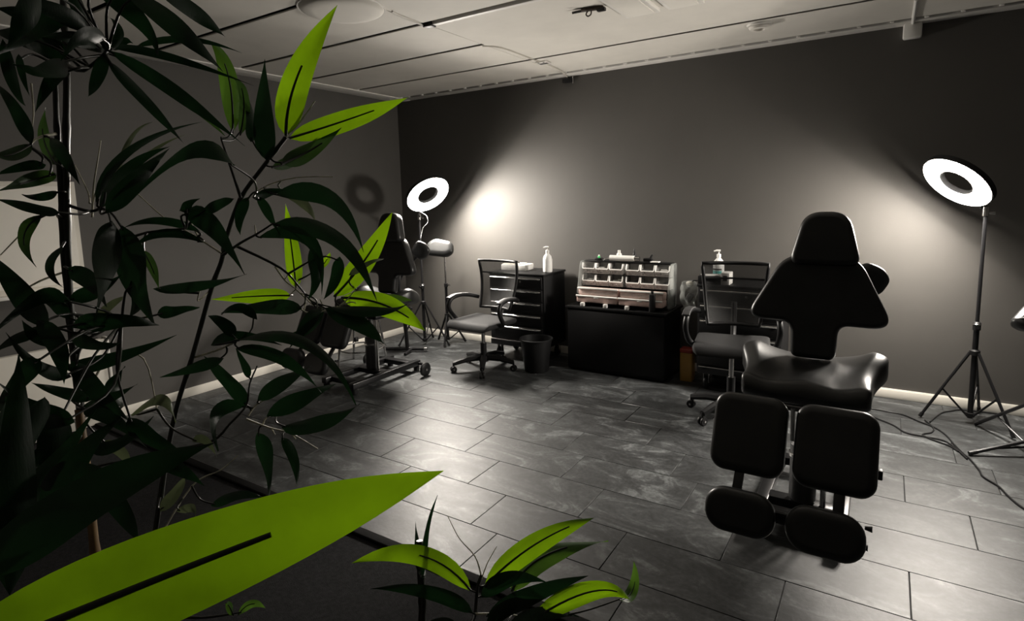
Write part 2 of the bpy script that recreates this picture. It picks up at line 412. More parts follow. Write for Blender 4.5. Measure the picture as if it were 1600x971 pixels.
# ================================================================== RING LAMPS
def ring_lamp(label, c, n, R, foot, feet, zc, zhub, arm):
    F = Vector((foot[0], foot[1], 0)); t = thing('ring_lamp', label, 'ring lamp', F)
    cl = c-F
    dn = Vector((0, 0, -1)); e = (dn-n*dn.dot(n)).normalized()
    M = frame(cl, e, n.cross(e))
    ri, ro = R*.5, R*1.0
    MB().torus([(ri-.006, .0), (ri-.008, -.03), (ri+.01, -.04), (ro-.01, -.04), (ro+.008, -.03), (ro+.006, .0), (ro, .001), (ro-.002, -.012), (ri+.002, -.012), (ri, .001)], 64, M).obj('housing', 'black_plastic', t)
    MB().torus([(ri+.002, -.010), (ro-.002, -.010), (ro-.004, .002), (ro*.93, .008), (ro*.78, .012), (ri*1.15, .008), (ri+.004, .002)], 64, M).obj('diffuser', 'ring_glow', t)
    rim = cl+e*(ro+.004)-n*.02
    top = Vector((0, 0, zc))
    MB().tube(smooth([rim-e*.02, rim+e*.02, rim*.5+top*.5+Vector(arm), top+Vector((0, 0, .03)), top]), [.009]*25, 10).obj('bracket', 'black_metal', t)
    MB().lathe([(.010, -.03), (.017, -.028), (.017, .028), (.010, .03)], 16, Matrix.Translation(top)).obj('clamp', 'chrome', t)
    MB().tube([top+Vector((.0, 0, -.01)), top+Vector((.045, .01, -.01))], [.006, .011], 10).obj('knob', 'steel', t)
    zm = zhub+.36*(zc-zhub)*.5
    MB().tube([(0, 0, zm), (0, 0, zc)], .0105, 12).obj('upper_pole', 'black_metal', t)
    MB().tube([(0, 0, .035), (0, 0, zm)], .0155, 12).obj('lower_pole', 'black_metal', t)
    k = MB().lathe([(.012, -.025), (.021, -.024), (.022, .02), (.014, .028)], 16, Matrix.Translation((0, 0, zm)))
    k = k.obj('collar', 'black_plastic', t)
    MB().torus([(.0215, .008), (.0235, .010), (.0235, .014), (.0215, .016)], 16, Matrix.Translation((0, 0, zm))).obj('band', 'steel', k)
    MB().tube([(0, -.02, zm), (-.0, -.045, zm)], [.006, .012], 10).obj('knob', 'black_plastic', t)
    h = MB().lathe([(.016, -.03), (.028, -.026), (.028, .0), (.016, .008)], 16, Matrix.Translation((0, 0, zhub))).obj('hub', 'black_plastic', t)
    MB().lathe([(.016, -.012), (.024, -.01), (.024, .014), (.016, .016)], 16, Matrix.Translation((0, 0, .055))).obj('lower_hub', 'black_plastic', t)
    for f in feet:
        q = Vector((f[0], f[1], .010))-F; q.z = .010; dr = Vector((q.x, q.y, 0)).normalized()
        a = Vector((0, 0, zhub-.012))+dr*.024
        l = MB().tube([a, q], .0088, 8).obj('leg', 'black_metal', t)
        MB().tube([q-(q-a).normalized()*.03, q], [.011, .012], 8).obj('rubber_foot', 'black_plastic', l)
        mid = a*.45+q*.55
        MB().tube([Vector((0, 0, .055))+dr*.022, mid], .0065, 8).obj('brace', 'black_metal', t)
    return t
ring_lamp('lit white ring lamp on black tripod in the left corner of the room', RING1_C, RING1_N, RING_R1*1.06, (-3.98, 4.44),
          [(-3.70, 4.50), (-4.10, 4.71), (-4.16, 4.24)], 1.33, .46, (0, 0, -.03))
ring_lamp('lit white ring lamp on tall black tripod right of the black treatment chair', RING2_C, RING2_N, RING_R2*1.0, (.51, 4.53),
          [(.249, 4.49), (.70, 4.339), (.585, 4.79)], 1.345, .475, (0, 0, -.0))
o = MB().tube(smooth([(-3.86, 4.33, 1.385), (-3.80, 4.34, 1.35), (-3.79, 4.35, 1.31), (-3.83, 4.385, 1.27), (-3.92, 4.42, 1.22), (-3.96, 4.425, 1.12)]), .0022, 6).obj('lamp_cable', 'white_plastic')
tag(o, 'thin white cable hanging below the left ring lamp', 'cable')

# ================================================================== TREATMENT CHAIRS
def treatment_chair(label, loc, wheels):
    t = thing('treatment_chair', label, 'treatment chair', loc)
    # backrest: arrowhead outline, leaning back a little
    pts = [(-.095, .70), (.095, .70), (.1, .865), (.325, .862), (.165, 1.195), (-.14, 1.195), (-.315, .868), (-.1, .868)]
    o = rpoly([(x, z-.7) for x, z in pts], [.035, .035, .05, .10, .09, .09, .10, .05], 8)
    M = frame((0, .155, .70), (1, 0, 0), (0, .145, .99))
    MB().slab(o, .075, .024, M).obj('backrest', 'black_leather', t, sharp=80, wn=True)
    # headrest
    pts = [(-.152, 0), (.152, 0), (.092, .25), (-.092, .25)]
    M = frame((.03, .195, 1.142), (1, 0, 0), (0, .13, .99))
    hr = MB().slab(rpoly(pts, [.06, .06, .075, .075], 8), .095, .028, M).obj('headrest', 'black_leather', t, sharp=80, wn=True)
    MB().tube([(.02, .235, 1.05), (.02, .25, 1.30)], .012, 8).obj('headrest_bar', 'steel', hr)
    # seat: saddle with raised wings
    def seat(u, v):
        # u round the section (closed), v front to back
        y = -.27+.53*v
        wv = .25+.055*math.exp(-((v-.66)/.24)**2)
        ef = min(1, (v/.06)**.5 if v < .06 else 1, ((1-v)/.09)**.5 if v > .91 else 1)
        a = 2*pi*u; ca, sa = cos(a), sin(a)
        ex = .36+.22*min(1, max(0, (v-.1)/.35))
        sx = math.copysign(abs(ca)**ex, ca); sz = math.copysign(abs(sa)**ex, sa)
        x = wv*sx*(.92+.08*ef); tt = abs(x)/wv
        wing = .085*math.exp(-((v-.66)/.30)**2)*(min(tt, .82)/.82)**2.6
        lip = -.014*math.exp(-(v/.25)**2)*(1-(abs(x)/wv)**2)+.012*math.exp(-((v-.1)/.2)**2)*cos(x*24)
        z = .64 + sz*.056*(.25+.75*ef) + (wing+lip if sz > 0 else wing*.45)
        return (x, y, z)
    m = MB().grid(seat, 56, 30, True); bmesh.ops.holes_fill(m.bm, edges=[e for e in m.bm.edges if e.is_boundary])
    st = m.obj('seat', 'black_leather', t, sharp=75)
    MB().box((0, 0, .565), (.36, .42, .04), .01).obj('seat_frame', 'black_metal', t)
    # two leg pads and two foot pads
    for sx, dx in ((-1, -.008), (1, .002)):
        cx = sx*.1445+dx
        M = frame((cx, -.475, .672), (1, 0, 0), (0, .43, .9))
        lp = MB().slab(rrect(.272, .305, .058, 7, 0, -.15), .062, .022, Matrix.Translation((0, 0, 0)) , .005)
        lp.bm.transform(M)
        lp = lp.obj('leg_pad', 'black_leather', t, sharp=80, wn=True)
        bx = sx*.17
        M2 = frame((cx*.93, -.72, .392), (1, 0, 0), (0, .3, .95))
        pts = rrect(.246, .158, .072, 7, 0, -.078)
        fp = MB().slab(pts, .06, .022, M2, .004).obj('foot_pad', 'black_leather', t, sharp=80, wn=True)
        MB().box((bx, -.632, .425), (.036, .014, .27), .004, Matrix.Rotation(-.72, 4, 'X')).obj('slide_bar', 'black_metal', t)
        if sx > 0:
            MB().tube([(cx*.93+.115, -.70, .345), (cx*.93+.138, -.70, .345)], [.006, .011], 10).obj('knob', 'black_plastic', fp)
            MB().tube([(cx*.93+.10, -.72, .285), (cx*.93+.128, -.72, .285)], [.006, .011], 10).obj('knob', 'black_plastic', fp)
            MB().box((cx+.142, -.52, .47), (.018, .03, .036), .004).obj('latch', 'black_plastic', lp)
    MB().box((0, -.72, .315), (.12, .02, .045), .006).obj('foot_link', 'black_metal', t)
    MB().tube([(-.015, -.42, .63), (-.012, -.43, .50)], .009, 8).obj('hinge_post', 'chrome', t)
    MB().tube([(-.2, -.33, .60), (.2, -.33, .60)], .012, 8).obj('hinge_bar', 'black_metal', t)
    for sx in (-.12, .12): MB().box((sx, -.36, .585), (.03, .2, .02), .004).obj('leg_arm', 'black_metal', t)
    # back frame and arm pad behind it
    bf = MB().box((0, .25, .76), (.05, .02, .42), .005, Matrix.Rotation(-.12, 4, 'X')).obj('back_frame', 'black_metal', t)
    MB().tube(smooth([(0, .22, .58), (0, .27, .62), (0, .275, .8), (.1, .32, .95), (.17, .34, 1.02)]), .013, 8).obj('arm_bracket', 'black_metal', bf)
    M = frame((.185, .35, 1.02), (.55, .2, -.3), (.3, .1, .9))
    MB().slab(rpoly([(-.09, -.01), (.03, -.03), (.07, .01), (.075, .09), (.02, .125), (-.07, .12)], .05, 5), .055, .024, M, .006).obj('arm_pad', 'black_leather', t, sharp=80, wn=True)
    # lift column and base
    cy = -.1; by = 0 if wheels else .16
    MB().lathe([(.052, .10), (.056, .105), (.056, .36), (.046, .37)], 24, Matrix.Translation((0, cy, 0))).obj('column_cover', 'grey_plastic', t)
    MB().tube([(0, cy, .36), (0, cy, .56)], .032, 20).obj('lift_column', 'chrome', t)
    MB().tube([(.085, cy-.02, .09), (.085, cy-.02, .40)], .012, 12).obj('piston', 'chrome', t)
    MB().tube([(.085, cy-.02, .38), (.06, cy, .545)], .008, 8).obj('piston_rod', 'chrome', t)
    MB().lathe([(.057, 0), (.062, .004), (.062, .018), (.057, .022)], 24, Matrix.Translation((0, cy, .30))).obj('column_band', 'steel', t)
    bs = MB()
    for sx in (-.16, .16): bs.box((sx, -.1+by, .07), (.055, .78, .05), .008)
    for yy in (-.40+by, -.1, .2+by): bs.box((0, yy, .072), (.3, .07, .044), .008)
    bs.obj('base_frame', 'black_metal', t)
    for sx in ((-1, 1) if wheels else ()):
        MB().tube([(sx*.16, .26, .065), (sx*.24, .27, .065), (sx*.325, .20, .06)], .013, 8).obj('wheel_arm', 'black_metal', t)
        whl = MB().lathe([(.02, -.016), (.052, -.015), (.06, -.008), (.06, .008), (.052, .015), (.02, .016)], 24, Matrix.Translation((sx*.345, .17, .0605)) @ Matrix.Rotation(pi/2, 4, 'Y')).obj('wheel', 'black_plastic', t)
        MB().lathe([(.008, -.02), (.012, -.019), (.012, .019), (.008, .02)], 12, Matrix.Translation((sx*.345, .17, .0605)) @ Matrix.Rotation(pi/2, 4, 'Y')).obj('hubcap', 'steel', whl)
    for sx in (-1, 1):
        for yy in (-.46+by, .26+by): MB().lathe([(.02, 0), (.026, .004), (.026, .04), (.02, .046)], 12, Matrix.Translation((sx*.16, yy, 0))).obj('foot', 'black_plastic', t)
    return t
chair = treatment_chair('black leather treatment chair standing free in the right foreground', (-.262, 2.9, 0), False)
treatment_chair('black treatment chair by the left ring lamp, half hidden by the bamboo leaves', (-3.6, 3.45, 0), True)

# ================================================================== OFFICE CHAIRS
def office_chair(label, loc, rz, lift=0.):
    t = thing('office_chair', label, 'office chair', loc, rz, None)
    L_ = lift
    def seat(u, v):
        a = 2*pi*u; ca, sa = cos(a), sin(a)
        x = .235*math.copysign(abs(ca)**.45, ca); z0 = math.copysign(abs(sa)**.6, sa)
        y = -.24+.46*v; ef = min(1, (v/.1)**.5, ((1-v)/.1)**.5)
        return (x*(.86+.14*ef), y, .43+L_+z0*.036*(.2+.8*ef)-(.03*((.12-v)/.12)**2 if v < .12 else 0)-.012*(1-(x/.235)**2)*(z0 > 0))
    m = MB().grid(seat, 36, 18, True); bmesh.ops.holes_fill(m.bm, edges=[e for e in m.bm.edges if e.is_boundary])
    m.obj('seat', 'seat_fabric', t, sharp=75)
    # back: curved frame with mesh
    def bp(u, v):
        hw = .165+.05*v**.8; x = hw*(2*u-1)
        z = .52+L_+.42*v; y = .215+.055*sin(v*2.6)+.03*v-.05*(2*u-1)**2*-.9*(-1)
        return Vector((x, y, z))
    ed = [bp(0, v/14) for v in range(15)] + [bp(u/8, 1) for u in range(1, 9)] + [bp(1, 1-v/14) for v in range(1, 15)] + [bp(1-u/8, 0) for u in range(1, 8)]
    ed.append(ed[0]); ed.append(ed[1])
    MB().tube(ed, .0135, 8, False).obj('back_frame', 'black_plastic', t, sharp=80)
    MB().grid(lambda u, v: bp(u, v), 12, 14).obj('back_mesh', 'mesh_fabric', t, sharp=80, fix=False)
    MB().tube([bp(0, .74), bp(.5, .74), bp(1, .74)], .007, 8).obj('lumbar_bar', 'black_plastic', t)
    MB().tube(smooth([(0, .06, .37+L_), (0, .2, .38+L_), (0, .285, .5+L_), (0, .30, .66+L_)]), .019, 8).obj('back_support', 'black_plastic', t)
    for sx in (-1, 1):
        p = smooth([(sx*.20, -.02, .40+L_), (sx*.265, -.05, .44+L_), (sx*.285, -.12, .54+L_), (sx*.28, -.1, .615+L_), (sx*.275, .0, .64+L_), (sx*.262, .12, .63+L_), (sx*.225, .22, .60+L_)], 5)
        n = len(p)
        ar = MB().tube(p, [.019]*n, 8).obj('armrest', 'black_plastic', t, sharp=80)
        q = smooth([(sx*.284, -.13, .632+L_), (sx*.281, -.06, .650+L_), (sx*.276, .02, .652+L_), (sx*.266, .11, .643+L_)], 4)
        b_ = MB()
        for i in range(len(q)-1):
            c = (q[i]+q[i+1])/2; dv = (q[i+1]-q[i])
            b_.box(c, (.05, dv.length*1.1, .016), .005, dv.to_track_quat('Y', 'Z').to_matrix().to_4x4())
        b_.obj('arm_cap', 'grey_plastic', ar, sharp=60)
    MB().box((0, .0, .375+L_), (.17, .2, .045), .012).obj('mechanism', 'black_plastic', t)
    MB().tube([(-.08, -.02, .375+L_), (-.21, -.04, .37+L_)], [.005, .009], 8).obj('lever', 'black_plastic', t)
    MB().tube([(0, 0, .1), (0, 0, .24+L_*.5)], .027, 14).obj('gas_cover', 'black_plastic', t)
    MB().tube([(0, 0, .2), (0, 0, .37+L_)], .016, 14).obj('gas_lift', 'steel', t)
    b_ = MB(); b_.lathe([(.03, .07), (.045, .075), (.045, .125), (.03, .13)], 16)
    for k in range(5):
        a = radians(72*k+18); d_ = Vector((cos(a), sin(a), 0))
        b_.tube([d_*.03+Vector((0, 0, .112)), d_*.16+Vector((0, 0, .105)), d_*.275+Vector((0, 0, .078))], [.032, .027, .02], 8)
    b_.obj('star_base', 'black_plastic', t)
    for k in range(5):
        a = radians(72*k+18); c = Vector((cos(a)*.275, sin(a)*.275, 0)); pr = Vector((-sin(a), cos(a), 0))
        cs = MB(); 
        for s_ in (-.013, .013):
            cs.lathe([(.006, -.008), (.026, -.008), (.028, -.004), (.028, .004), (.026, .008), (.006, .008)], 16, Matrix.Translation(c+pr*s_+Vector((0, 0, .028))) @ frame((0, 0, 0), Vector((0, 0, 1)), pr.cross(Vector((0, 0, 1)))))
        cs.tube([c+Vector((0, 0, .03)), c+Vector((0, 0, .085))], .008, 8)
        cs = cs.obj('caster', 'black_plastic', t)
        MB().tube([c-pr*.026+Vector((0, 0, .028)), c+pr*.026+Vector((0, 0, .028))], .007, 8).obj('axle', 'steel', cs)
    return t
office_chair('black mesh-back office chair in front of the left drawer cabinet', (-2.93, 4.03, 0), radians(-4))
office_chair('black mesh-back office chair behind the treatment chair, by the right cabinet', (-.82, 3.93, 0), radians(10), .07)

# ================================================================== DRAWER CABINETS
def drawer_cabinet(label, loc, W=.585):
    t = thing('drawer_cabinet', label, 'cabinet', loc)
    D = .41; H0, H1 = .135, .80
    b_ = MB(); b_.box((0, D/2, (H0+H1)/2), (W, D-.01, H1-H0), .006); b_.obj('body', 'black_powder', t)
    b_ = MB(); b_.box((0, D/2, .81), (W+.012, D+.012, .02), .005)
    b_.obj('top', 'black_powder', t)
    zs = [.785, .668, .553, .44, .325]; zb = .205
    for i, z in enumerate(zs):
        z1 = z+.012; z0 = (zs[i+1]+.014) if i < 4 else zb
        dr = MB().box((0, -.004, (z0+z1)/2), (W-.03, .02, z1-z0-.006), .004).obj('drawer', 'black_powder', t)
        MB().box((0, -.02, z-.008), (W-.05, .014, .014), .004, Matrix.Rotation(.5, 4, 'X')).obj('handle', 'chrome', dr)
        if i == 0: MB().lathe([(.004, 0), (.011, .001), (.011, .006), (.004, .008)], 12, Matrix.Translation((.06, -.014, z+.012-.05)) @ Matrix.Rotation(pi/2, 4, 'X')).obj('lock', 'chrome', dr)
    MB().box((0, .0, .16), (W-.01, .02, .05), .004).obj('lower_rail', 'black_metal', t)
    MB().tube([(-W/2+.02, -.015, .19), (W/2-.02, -.015, .19)], .005, 8).obj('bottom_trim', 'steel', t)
    for sx in (-1, 1):
        for yy in (.06, D-.06):
            c = Vector((sx*(W/2-.06), yy, 0))
            cs = MB(); cs.lathe([(.01, -.013), (.046, -.012), (.05, -.007), (.05, .007), (.046, .012), (.01, .013)], 20, Matrix.Translation(c+Vector((0, 0, .05))) @ Matrix.Rotation(pi/2, 4, 'Y'))
            cs = cs.obj('caster', 'black_plastic', t)
            f_ = MB(); f_.box(c+Vector((.019, .01, .085)), (.004, .04, .09), .001); f_.box(c+Vector((-.019, .01, .085)), (.004, .04, .09), .001); f_.box(c+Vector((0, .01, .132)), (.06, .06, .006), .001)
            f_.tube([c+Vector((-.024, 0, .05)), c+Vector((.024, 0, .05))], .008, 8); f_.obj('fork', 'steel', cs)
    return t
c1 = drawer_cabinet('black drawer cabinet with chrome handles and a white soap bottle on it', (-2.805, 4.385, 0))
dup(c1, (-.875, 4.37, 0), label='black drawer cabinet with chrome handles behind the right office chair')
CT = .842
# low black cabinet in the middle
lc = thing('low_cabinet', 'wide low black cabinet between the drawer cabinets, storage rack on it', 'cabinet', (-1.85, 4.38, 0))
MB().box((0, .215, .275), (.86, .41, .53), .006).obj('body', 'black_powder', lc)
MB().box((0, .21, .556), (.89, .44, .022), .004).obj('top', 'black_powder', lc)
MB().box((0, .004, .285), (.85, .018, .5), .003).obj('front_panel', 'black_powder', lc)
MB().box((0, .22, .02), (.84, .38, .04), .002).obj('plinth', 'black_plastic', lc)
CB = .567

# ================================================================== STORAGE RACK WITH BINS
rk = thing('storage_rack', 'black bench rack holding two rows of clear bins on the low cabinet', 'rack', (-1.832, 4.58, CB))
RW = .80
MB().box((0, .10, .185), (RW, .02, .35), .006).obj('back_panel', 'black_plastic', rk)
for sx in (-1, 1): MB().slab(rpoly([(-.09, 0), (.12, 0), (.12, .37), (-.02, .37), (-.09, .1)], .03, 4), .018, .006, Matrix(((0, 0, 1, sx*RW/2-.009), (1, 0, 0, 0), (0, 1, 0, 0), (0, 0, 0, 1)))).obj('side_panel', 'clear_film', rk)
MB().box((0, .02, .008), (RW, .2, .016), .004).obj('bottom_shelf', 'black_plastic', rk)
for z in (.258, .152): MB().box((0, .06, z), (RW-.02, .09, .006), .002).obj('shelf', 'black_plastic', rk)
MB().box((0, .07, .366), (RW-.02, .09, .008), .003).obj('top_shelf', 'black_plastic', rk)
for x_ in (-.31, -.10, .09): MB().box((x_, -.178, .016), (.034, .03, .032), .004).obj('foot', 'white_plastic', rk)
def bin_mesh(name, W, D, H, mat):
    """tilted open bin: low front with a thick rim"""
    m = MB(); th = .0035; hf = H*.52
    m.box((0, D/2, th/2), (W*.86, D, th))
    m.box((0, D-th/2, H/2), (W, th, H))
    for sx in (-1, 1):
        m.slab([(0, 0), (D, 0), (D, H), (D*.35, H), (-.012, hf)], th, .0012, Matrix(((0, 0, 1, sx*(W/2)-th/2), (1, 0, 0, 0), (0, 1, 0, 0), (0, 0, 0, 1))), seg=1)
    m.box((0, -.006, hf/2), (W, th, hf), 0, Matrix.Rotation(.24, 4, 'X'))
    m.tube([(-W/2, .03, H), (-W/2, -.012, hf), (W/2, -.012, hf), (W/2, .03, H)], .0042, 8)
    return m.mesh(name, mat)
bm_ = bin_mesh('bin_body', .118, .10, .088, 'clear_bin')
rim_ = MB().tube([(-.058, .004, .090), (-.056, -.012, .050), (-.050, -.020, .042), (.050, -.020, .042), (.056, -.012, .050), (.058, .004, .090)], .0048, 8).mesh('rim', 'white_plastic')
ords = ['first', 'second', 'third', 'fourth', 'fifth', 'sixth']
random.seed(7)
bin_x = [-.325, -.199, -.073, .077, .203, .329]
for r_, (zz, rn) in enumerate(((.262, 'top'), (.156, 'second'))):
    for i, bx_ in enumerate(bin_x):
        t = thing('storage_bin', 'small clear open bin, %s from the left in the %s row of the rack' % (ords[i], rn), 'bin', (-1.832+bx_, 4.58-.012, CB+zz+.001), 0, 'clear bins in the storage rack')
        link('bin_body', bm_, t); link('rim', rim_, t)
        if (i+r_*2) % 3 != 0:
            cm_ = MB()
            for k in range(5):
                cm_.box((random.uniform(-.03, .03), random.uniform(.02, .07), .018+.008*k), (random.uniform(.03, .05), random.uniform(.02, .05), .008), .002, Matrix.Rotation(random.uniform(-1, 1), 4, 'Z') @ Matrix.Rotation(random.uniform(-.4, .4), 4, 'X'))
            stuff(cm_.obj('supplies', 'paper' if (i+r_) % 2 else 'grey_plastic', t))
# two wide pinkish flip-open boxes under the bins
def wide_box(label, x_):
    t = thing('wide_box', label, 'storage box', (x_, 4.475, CB+.032), 0, 'wide pink boxes on the low cabinet')
    m = MB(); m.slab(rrect(.375, .125, .02, 4), .052, .008, Matrix.Translation((0, 0, 0))); m.obj('tray', 'pink_plastic', t)
    m = MB(); m.tube([(-.186, -.06, .054), (.186, -.06, .054)], .0085, 8); m.box((0, -.064, .045), (.04, .008, .012), .002); m.obj('front_rim', 'white_plastic', t)
    m = MB(); m.box((0, .02, .086), (.366, .095, .066), .01, Matrix.Rotation(-.12, 4, 'X')); m.obj('drawer', 'pink_plastic', t)
    m = MB(); m.box((0, -.034, .117), (.37, .022, .014), .004); 
    for k in range(3): m.box((0, -.034, .07+.012*k), (.35, .004, .003))
    m.obj('drawer_rim', 'white_plastic', t)
    return t
wide_box('wide pinkish plastic drawer box under the clear bins, left of two', -2.022)
wide_box('wide pinkish plastic drawer box under the clear bins, right of two', -1.640)
ZT = CB+.371
t = thing('bottle', 'tall slim black bottle in front of the right pinkish box', 'bottle', (-1.53, 4.402, CB))
MB().slab(rrect(.046, .034, .008, 3), .145, .006).obj('body', 'black_plastic', t)
MB().tube([(0, 0, .145), (0, 0, .168)], .011, 12).obj('cap', 'black_metal', t)
t = thing('bottle', 'small white bottle on top of the storage rack', 'bottle', (-1.915, 4.66, ZT+.004))
MB().lathe([(.018, 0), (.022, .004), (.022, .055), (.012, .066), (.010, .07)], 16).obj('body', 'white_plastic', t)
MB().lathe([(.012, .066), (.012, .085), (.009, .088)], 16).obj('cap', 'white_plastic', t)
t = thing('paper_roll', 'grey film roll lying on top of the storage rack', 'roll', (-1.86, 4.615, ZT+.028))
MB().tube([(-.12, 0, 0), (.10, 0, 0)], .024, 20).obj('roll', 'paper', t)
MB().tube([(.10, 0, 0), (.145, 0, 0)], [.02, .02], 16).obj('core', 'steel', t)
t = thing('paper_sheet', 'crumpled white paper sheet beside the roll on the storage rack', 'paper', (-1.99, 4.64, ZT+.003))
MB().grid(lambda u, v: (-.05+.1*u, -.04+.08*v, .002+.03*u+.006*sin(9*v+4*u)), 8, 8).obj('sheet', 'paper', t, fix=False)
t = thing('indicator_lamp', 'small device with a green light on top of the storage rack', 'device', (-2.085, 4.62, ZT+.004))
MB().box((0, 0, .009), (.07, .04, .018), .005).obj('body', 'black_plastic', t)
MB().lathe([(.009, .018), (.0105, .022), (.0105, .03), (.006, .036)], 12).obj('green_light', 'green_led', t)
MB().lathe([(.006, .036), (.008, .038), (.006, .046)], 10).obj('cap', 'white_plastic', t)
t = thing('bottle', 'tiny black dropper bottle on the storage rack, right of the roll', 'bottle', (-1.785, 4.68, ZT+.004))
MB().lathe([(.012, 0), (.014, .003), (.014, .06), (.007, .07)], 12).obj('body', 'black_plastic', t)
MB().lathe([(.008, .07), (.008, .09), (.004, .1)], 12).obj('cap', 'black_plastic', t)
t = thing('hand_tool', 'small dark hand tool lying on the right of the storage rack', 'tool', (-1.655, 4.65, ZT+.004))
MB().box((0, 0, .014), (.08, .04, .028), .01).obj('body', 'black_metal', t)
MB().tube([(.02, 0, .03), (.035, .005, .06)], [.012, .007], 10).obj('grip', 'black_metal', t)
t = thing('card', 'flat white card on the right end of the storage rack', 'card', (-1.575, 4.6, ZT+.004))
MB().box((0, 0, .005), (.07, .05, .008), .002).obj('sheet', 'paper', t)

# ================================================================== THINGS ON AND BESIDE THE CABINETS
def pump_bottle(label, loc, prints):
    t = thing('pump_bottle', label, 'bottle', loc)
    MB().lathe([(.034, 0), (.041, .004), (.042, .012), (.042, .115), (.036, .145), (.022, .163), (.014, .172), (.014, .18)], 28).obj('body', 'milky', t, sharp=60)
    MB().lathe([(.016, .176), (.0165, .2), (.01, .204)], 16).obj('collar', 'white_plastic', t)
    MB().tube([(0, 0, .2), (0, 0, .226)], .0045, 8).obj('stem', 'white_plastic', t)
    MB().tube([(.012, 0, .228), (-.014, -.006, .23), (-.036, -.012, .224)], [.008, .0075, .005], 8).obj('nozzle', 'white_plastic', t)
    if prints:
        MB().grid(lambda u, v: (.0426*sin(-1.1+1.9*u), -.0426*cos(-1.1+1.9*u), .028+.045*v), 12, 3).obj('label', 'teal_print', t, 'turquoise label', fix=False)
        MB().grid(lambda u, v: (.0426*sin(-1.1+1.9*u), -.0426*cos(-1.1+1.9*u), .078+.012*v), 12, 2).obj('label', 'grey_plastic', t, 'grey print line', fix=False)
    return t
pump_bottle('plain white pump bottle on the left drawer cabinet', (-2.56, 4.55, .82), False)
pump_bottle('white pump bottle with a turquoise label on the right cabinet', (-1.085, 4.66, .82), True)
t = thing('carton', 'flat white open carton with dark tools on the left cabinet', 'box', (-2.93, 4.62, .82))
MB().box((0, 0, .027), (.26, .17, .054), .004, Matrix.Rotation(.06, 4, 'Z')).obj('body', 'paper', t)
MB().box((-.03, 0, .058), (.2, .13, .008), .003).obj('lid', 'off_white', t)
t = thing('tool', 'dark slim tool lying across the white carton', 'tool', (-2.98, 4.59, .8825))
MB().tube([(-.1, 0, .006), (.08, .02, .006)], [.006, .007], 8).obj('handle', 'black_plastic', t)
MB().box((.05, .02, .004), (.05, .02, .008), .003).obj('head', 'steel', t)
t = thing('box_tray', 'black box tray at the left front of the right cabinet top', 'box', (-1.09, 4.45, .82))
MB().box((0, 0, .03), (.165, .13, .06), .005).obj('body', 'black_powder', t)
MB().box((.005, 0, .062), (.15, .11, .005), .002, Matrix.Rotation(.3, 4, 'Z')).obj('paper', 'paper', t)
t = thing('tissue_box', 'white tissue box on the right cabinet below the turquoise label bottle', 'box', (-.975, 4.45, .82))
MB().box((0, 0, .045), (.06, .12, .09), .004).obj('box', 'paper', t)
MB().box((0, -.061, .05), (.03, .003, .04)).obj('opening', 'grey_plastic', t)
# clear film bag hanging on the right cabinet's side
t = thing('plastic_bag', 'clear plastic bag hanging at the left side of the right cabinet', 'bag', (-1.262, 4.5, .6))
def bag(u, v):
    a = 2*pi*u; r = .5+.5*sin(v*2.3+.2); k = 1+.16*sin(5*a+7*v)+.1*sin(3*a-9*v)
    return (.062*r*k*cos(a)-.006, .07*r*k*sin(a), .215*v)
MB().grid(bag, 22, 14, True).obj('film', 'clear_film', t, fix=False)
MB().tube([(.0, 0, .2), (.03, 0, .225), (.088, 0, .225)], .005, 8).obj('hook', 'black_metal', t)
MB().box((.0, -.01, .2), (.05, .04, .035), .012).obj('cloth', 'off_white', t)
MB().box((-.0, -.0, .09), (.05, .06, .08), .02, Matrix.Rotation(.5, 4, 'Y')).obj('contents', 'grey_plastic', t)
t = thing('sharps_container', 'yellow plastic container with a red lid on the floor by the right cabinet', 'container', (-1.29, 4.56, 0))
MB().slab(rrect(.10, .10, .015, 3), .235, .006).obj('body', 'yellow_plastic', t)
MB().slab(rrect(.106, .106, .016, 3), .03, .006, Matrix.Translation((0, 0, .235))).obj('lid', 'red_plastic', t)
t = thing('waste_bin', 'round black waste bin on the floor in front of the left cabinet', 'waste bin', (-2.50, 4.215, 0))
MB().lathe([(.0, .0), (.1, .0), (.104, .006), (.135, .275), (.142, .278), (.142, .286), (.132, .286), (.1, .015), (0, .014)], 32).obj('body', 'black_plastic', t)
MB().torus([(.138, .276), (.146, .278), (.146, .288), (.138, .29)], 32).obj('rim', 'black_plastic', t)

# ================================================================== STOOL AND ARMREST STANDS
t = thing('stool', 'low tubular metal stool half hidden behind the left treatment chair', 'stool', (-4.022, 3.62, 0))
MB().lathe([(0, .44), (.15, .44), (.17, .452), (.17, .478), (.15, .49), (0, .49)], 28).obj('seat', 'black_leather', t)
for k in range(4):
    a = radians(-22+90*k); d_ = Vector((cos(a), sin(a), 0))
    MB().tube(smooth([d_*.1+Vector((0, 0, .434)), d_*.155+Vector((0, 0, .425)), d_*.18+Vector((0, 0, .38)), d_*.235+Vector((0, 0, .0))]), .0115, 10).obj('leg', 'steel', t)
MB().torus([(.198+.007*cos(a), .16+.007*sin(a)) for a in [2*pi*k/8 for k in range(8)]], 32).obj('foot_ring', 'steel', t)

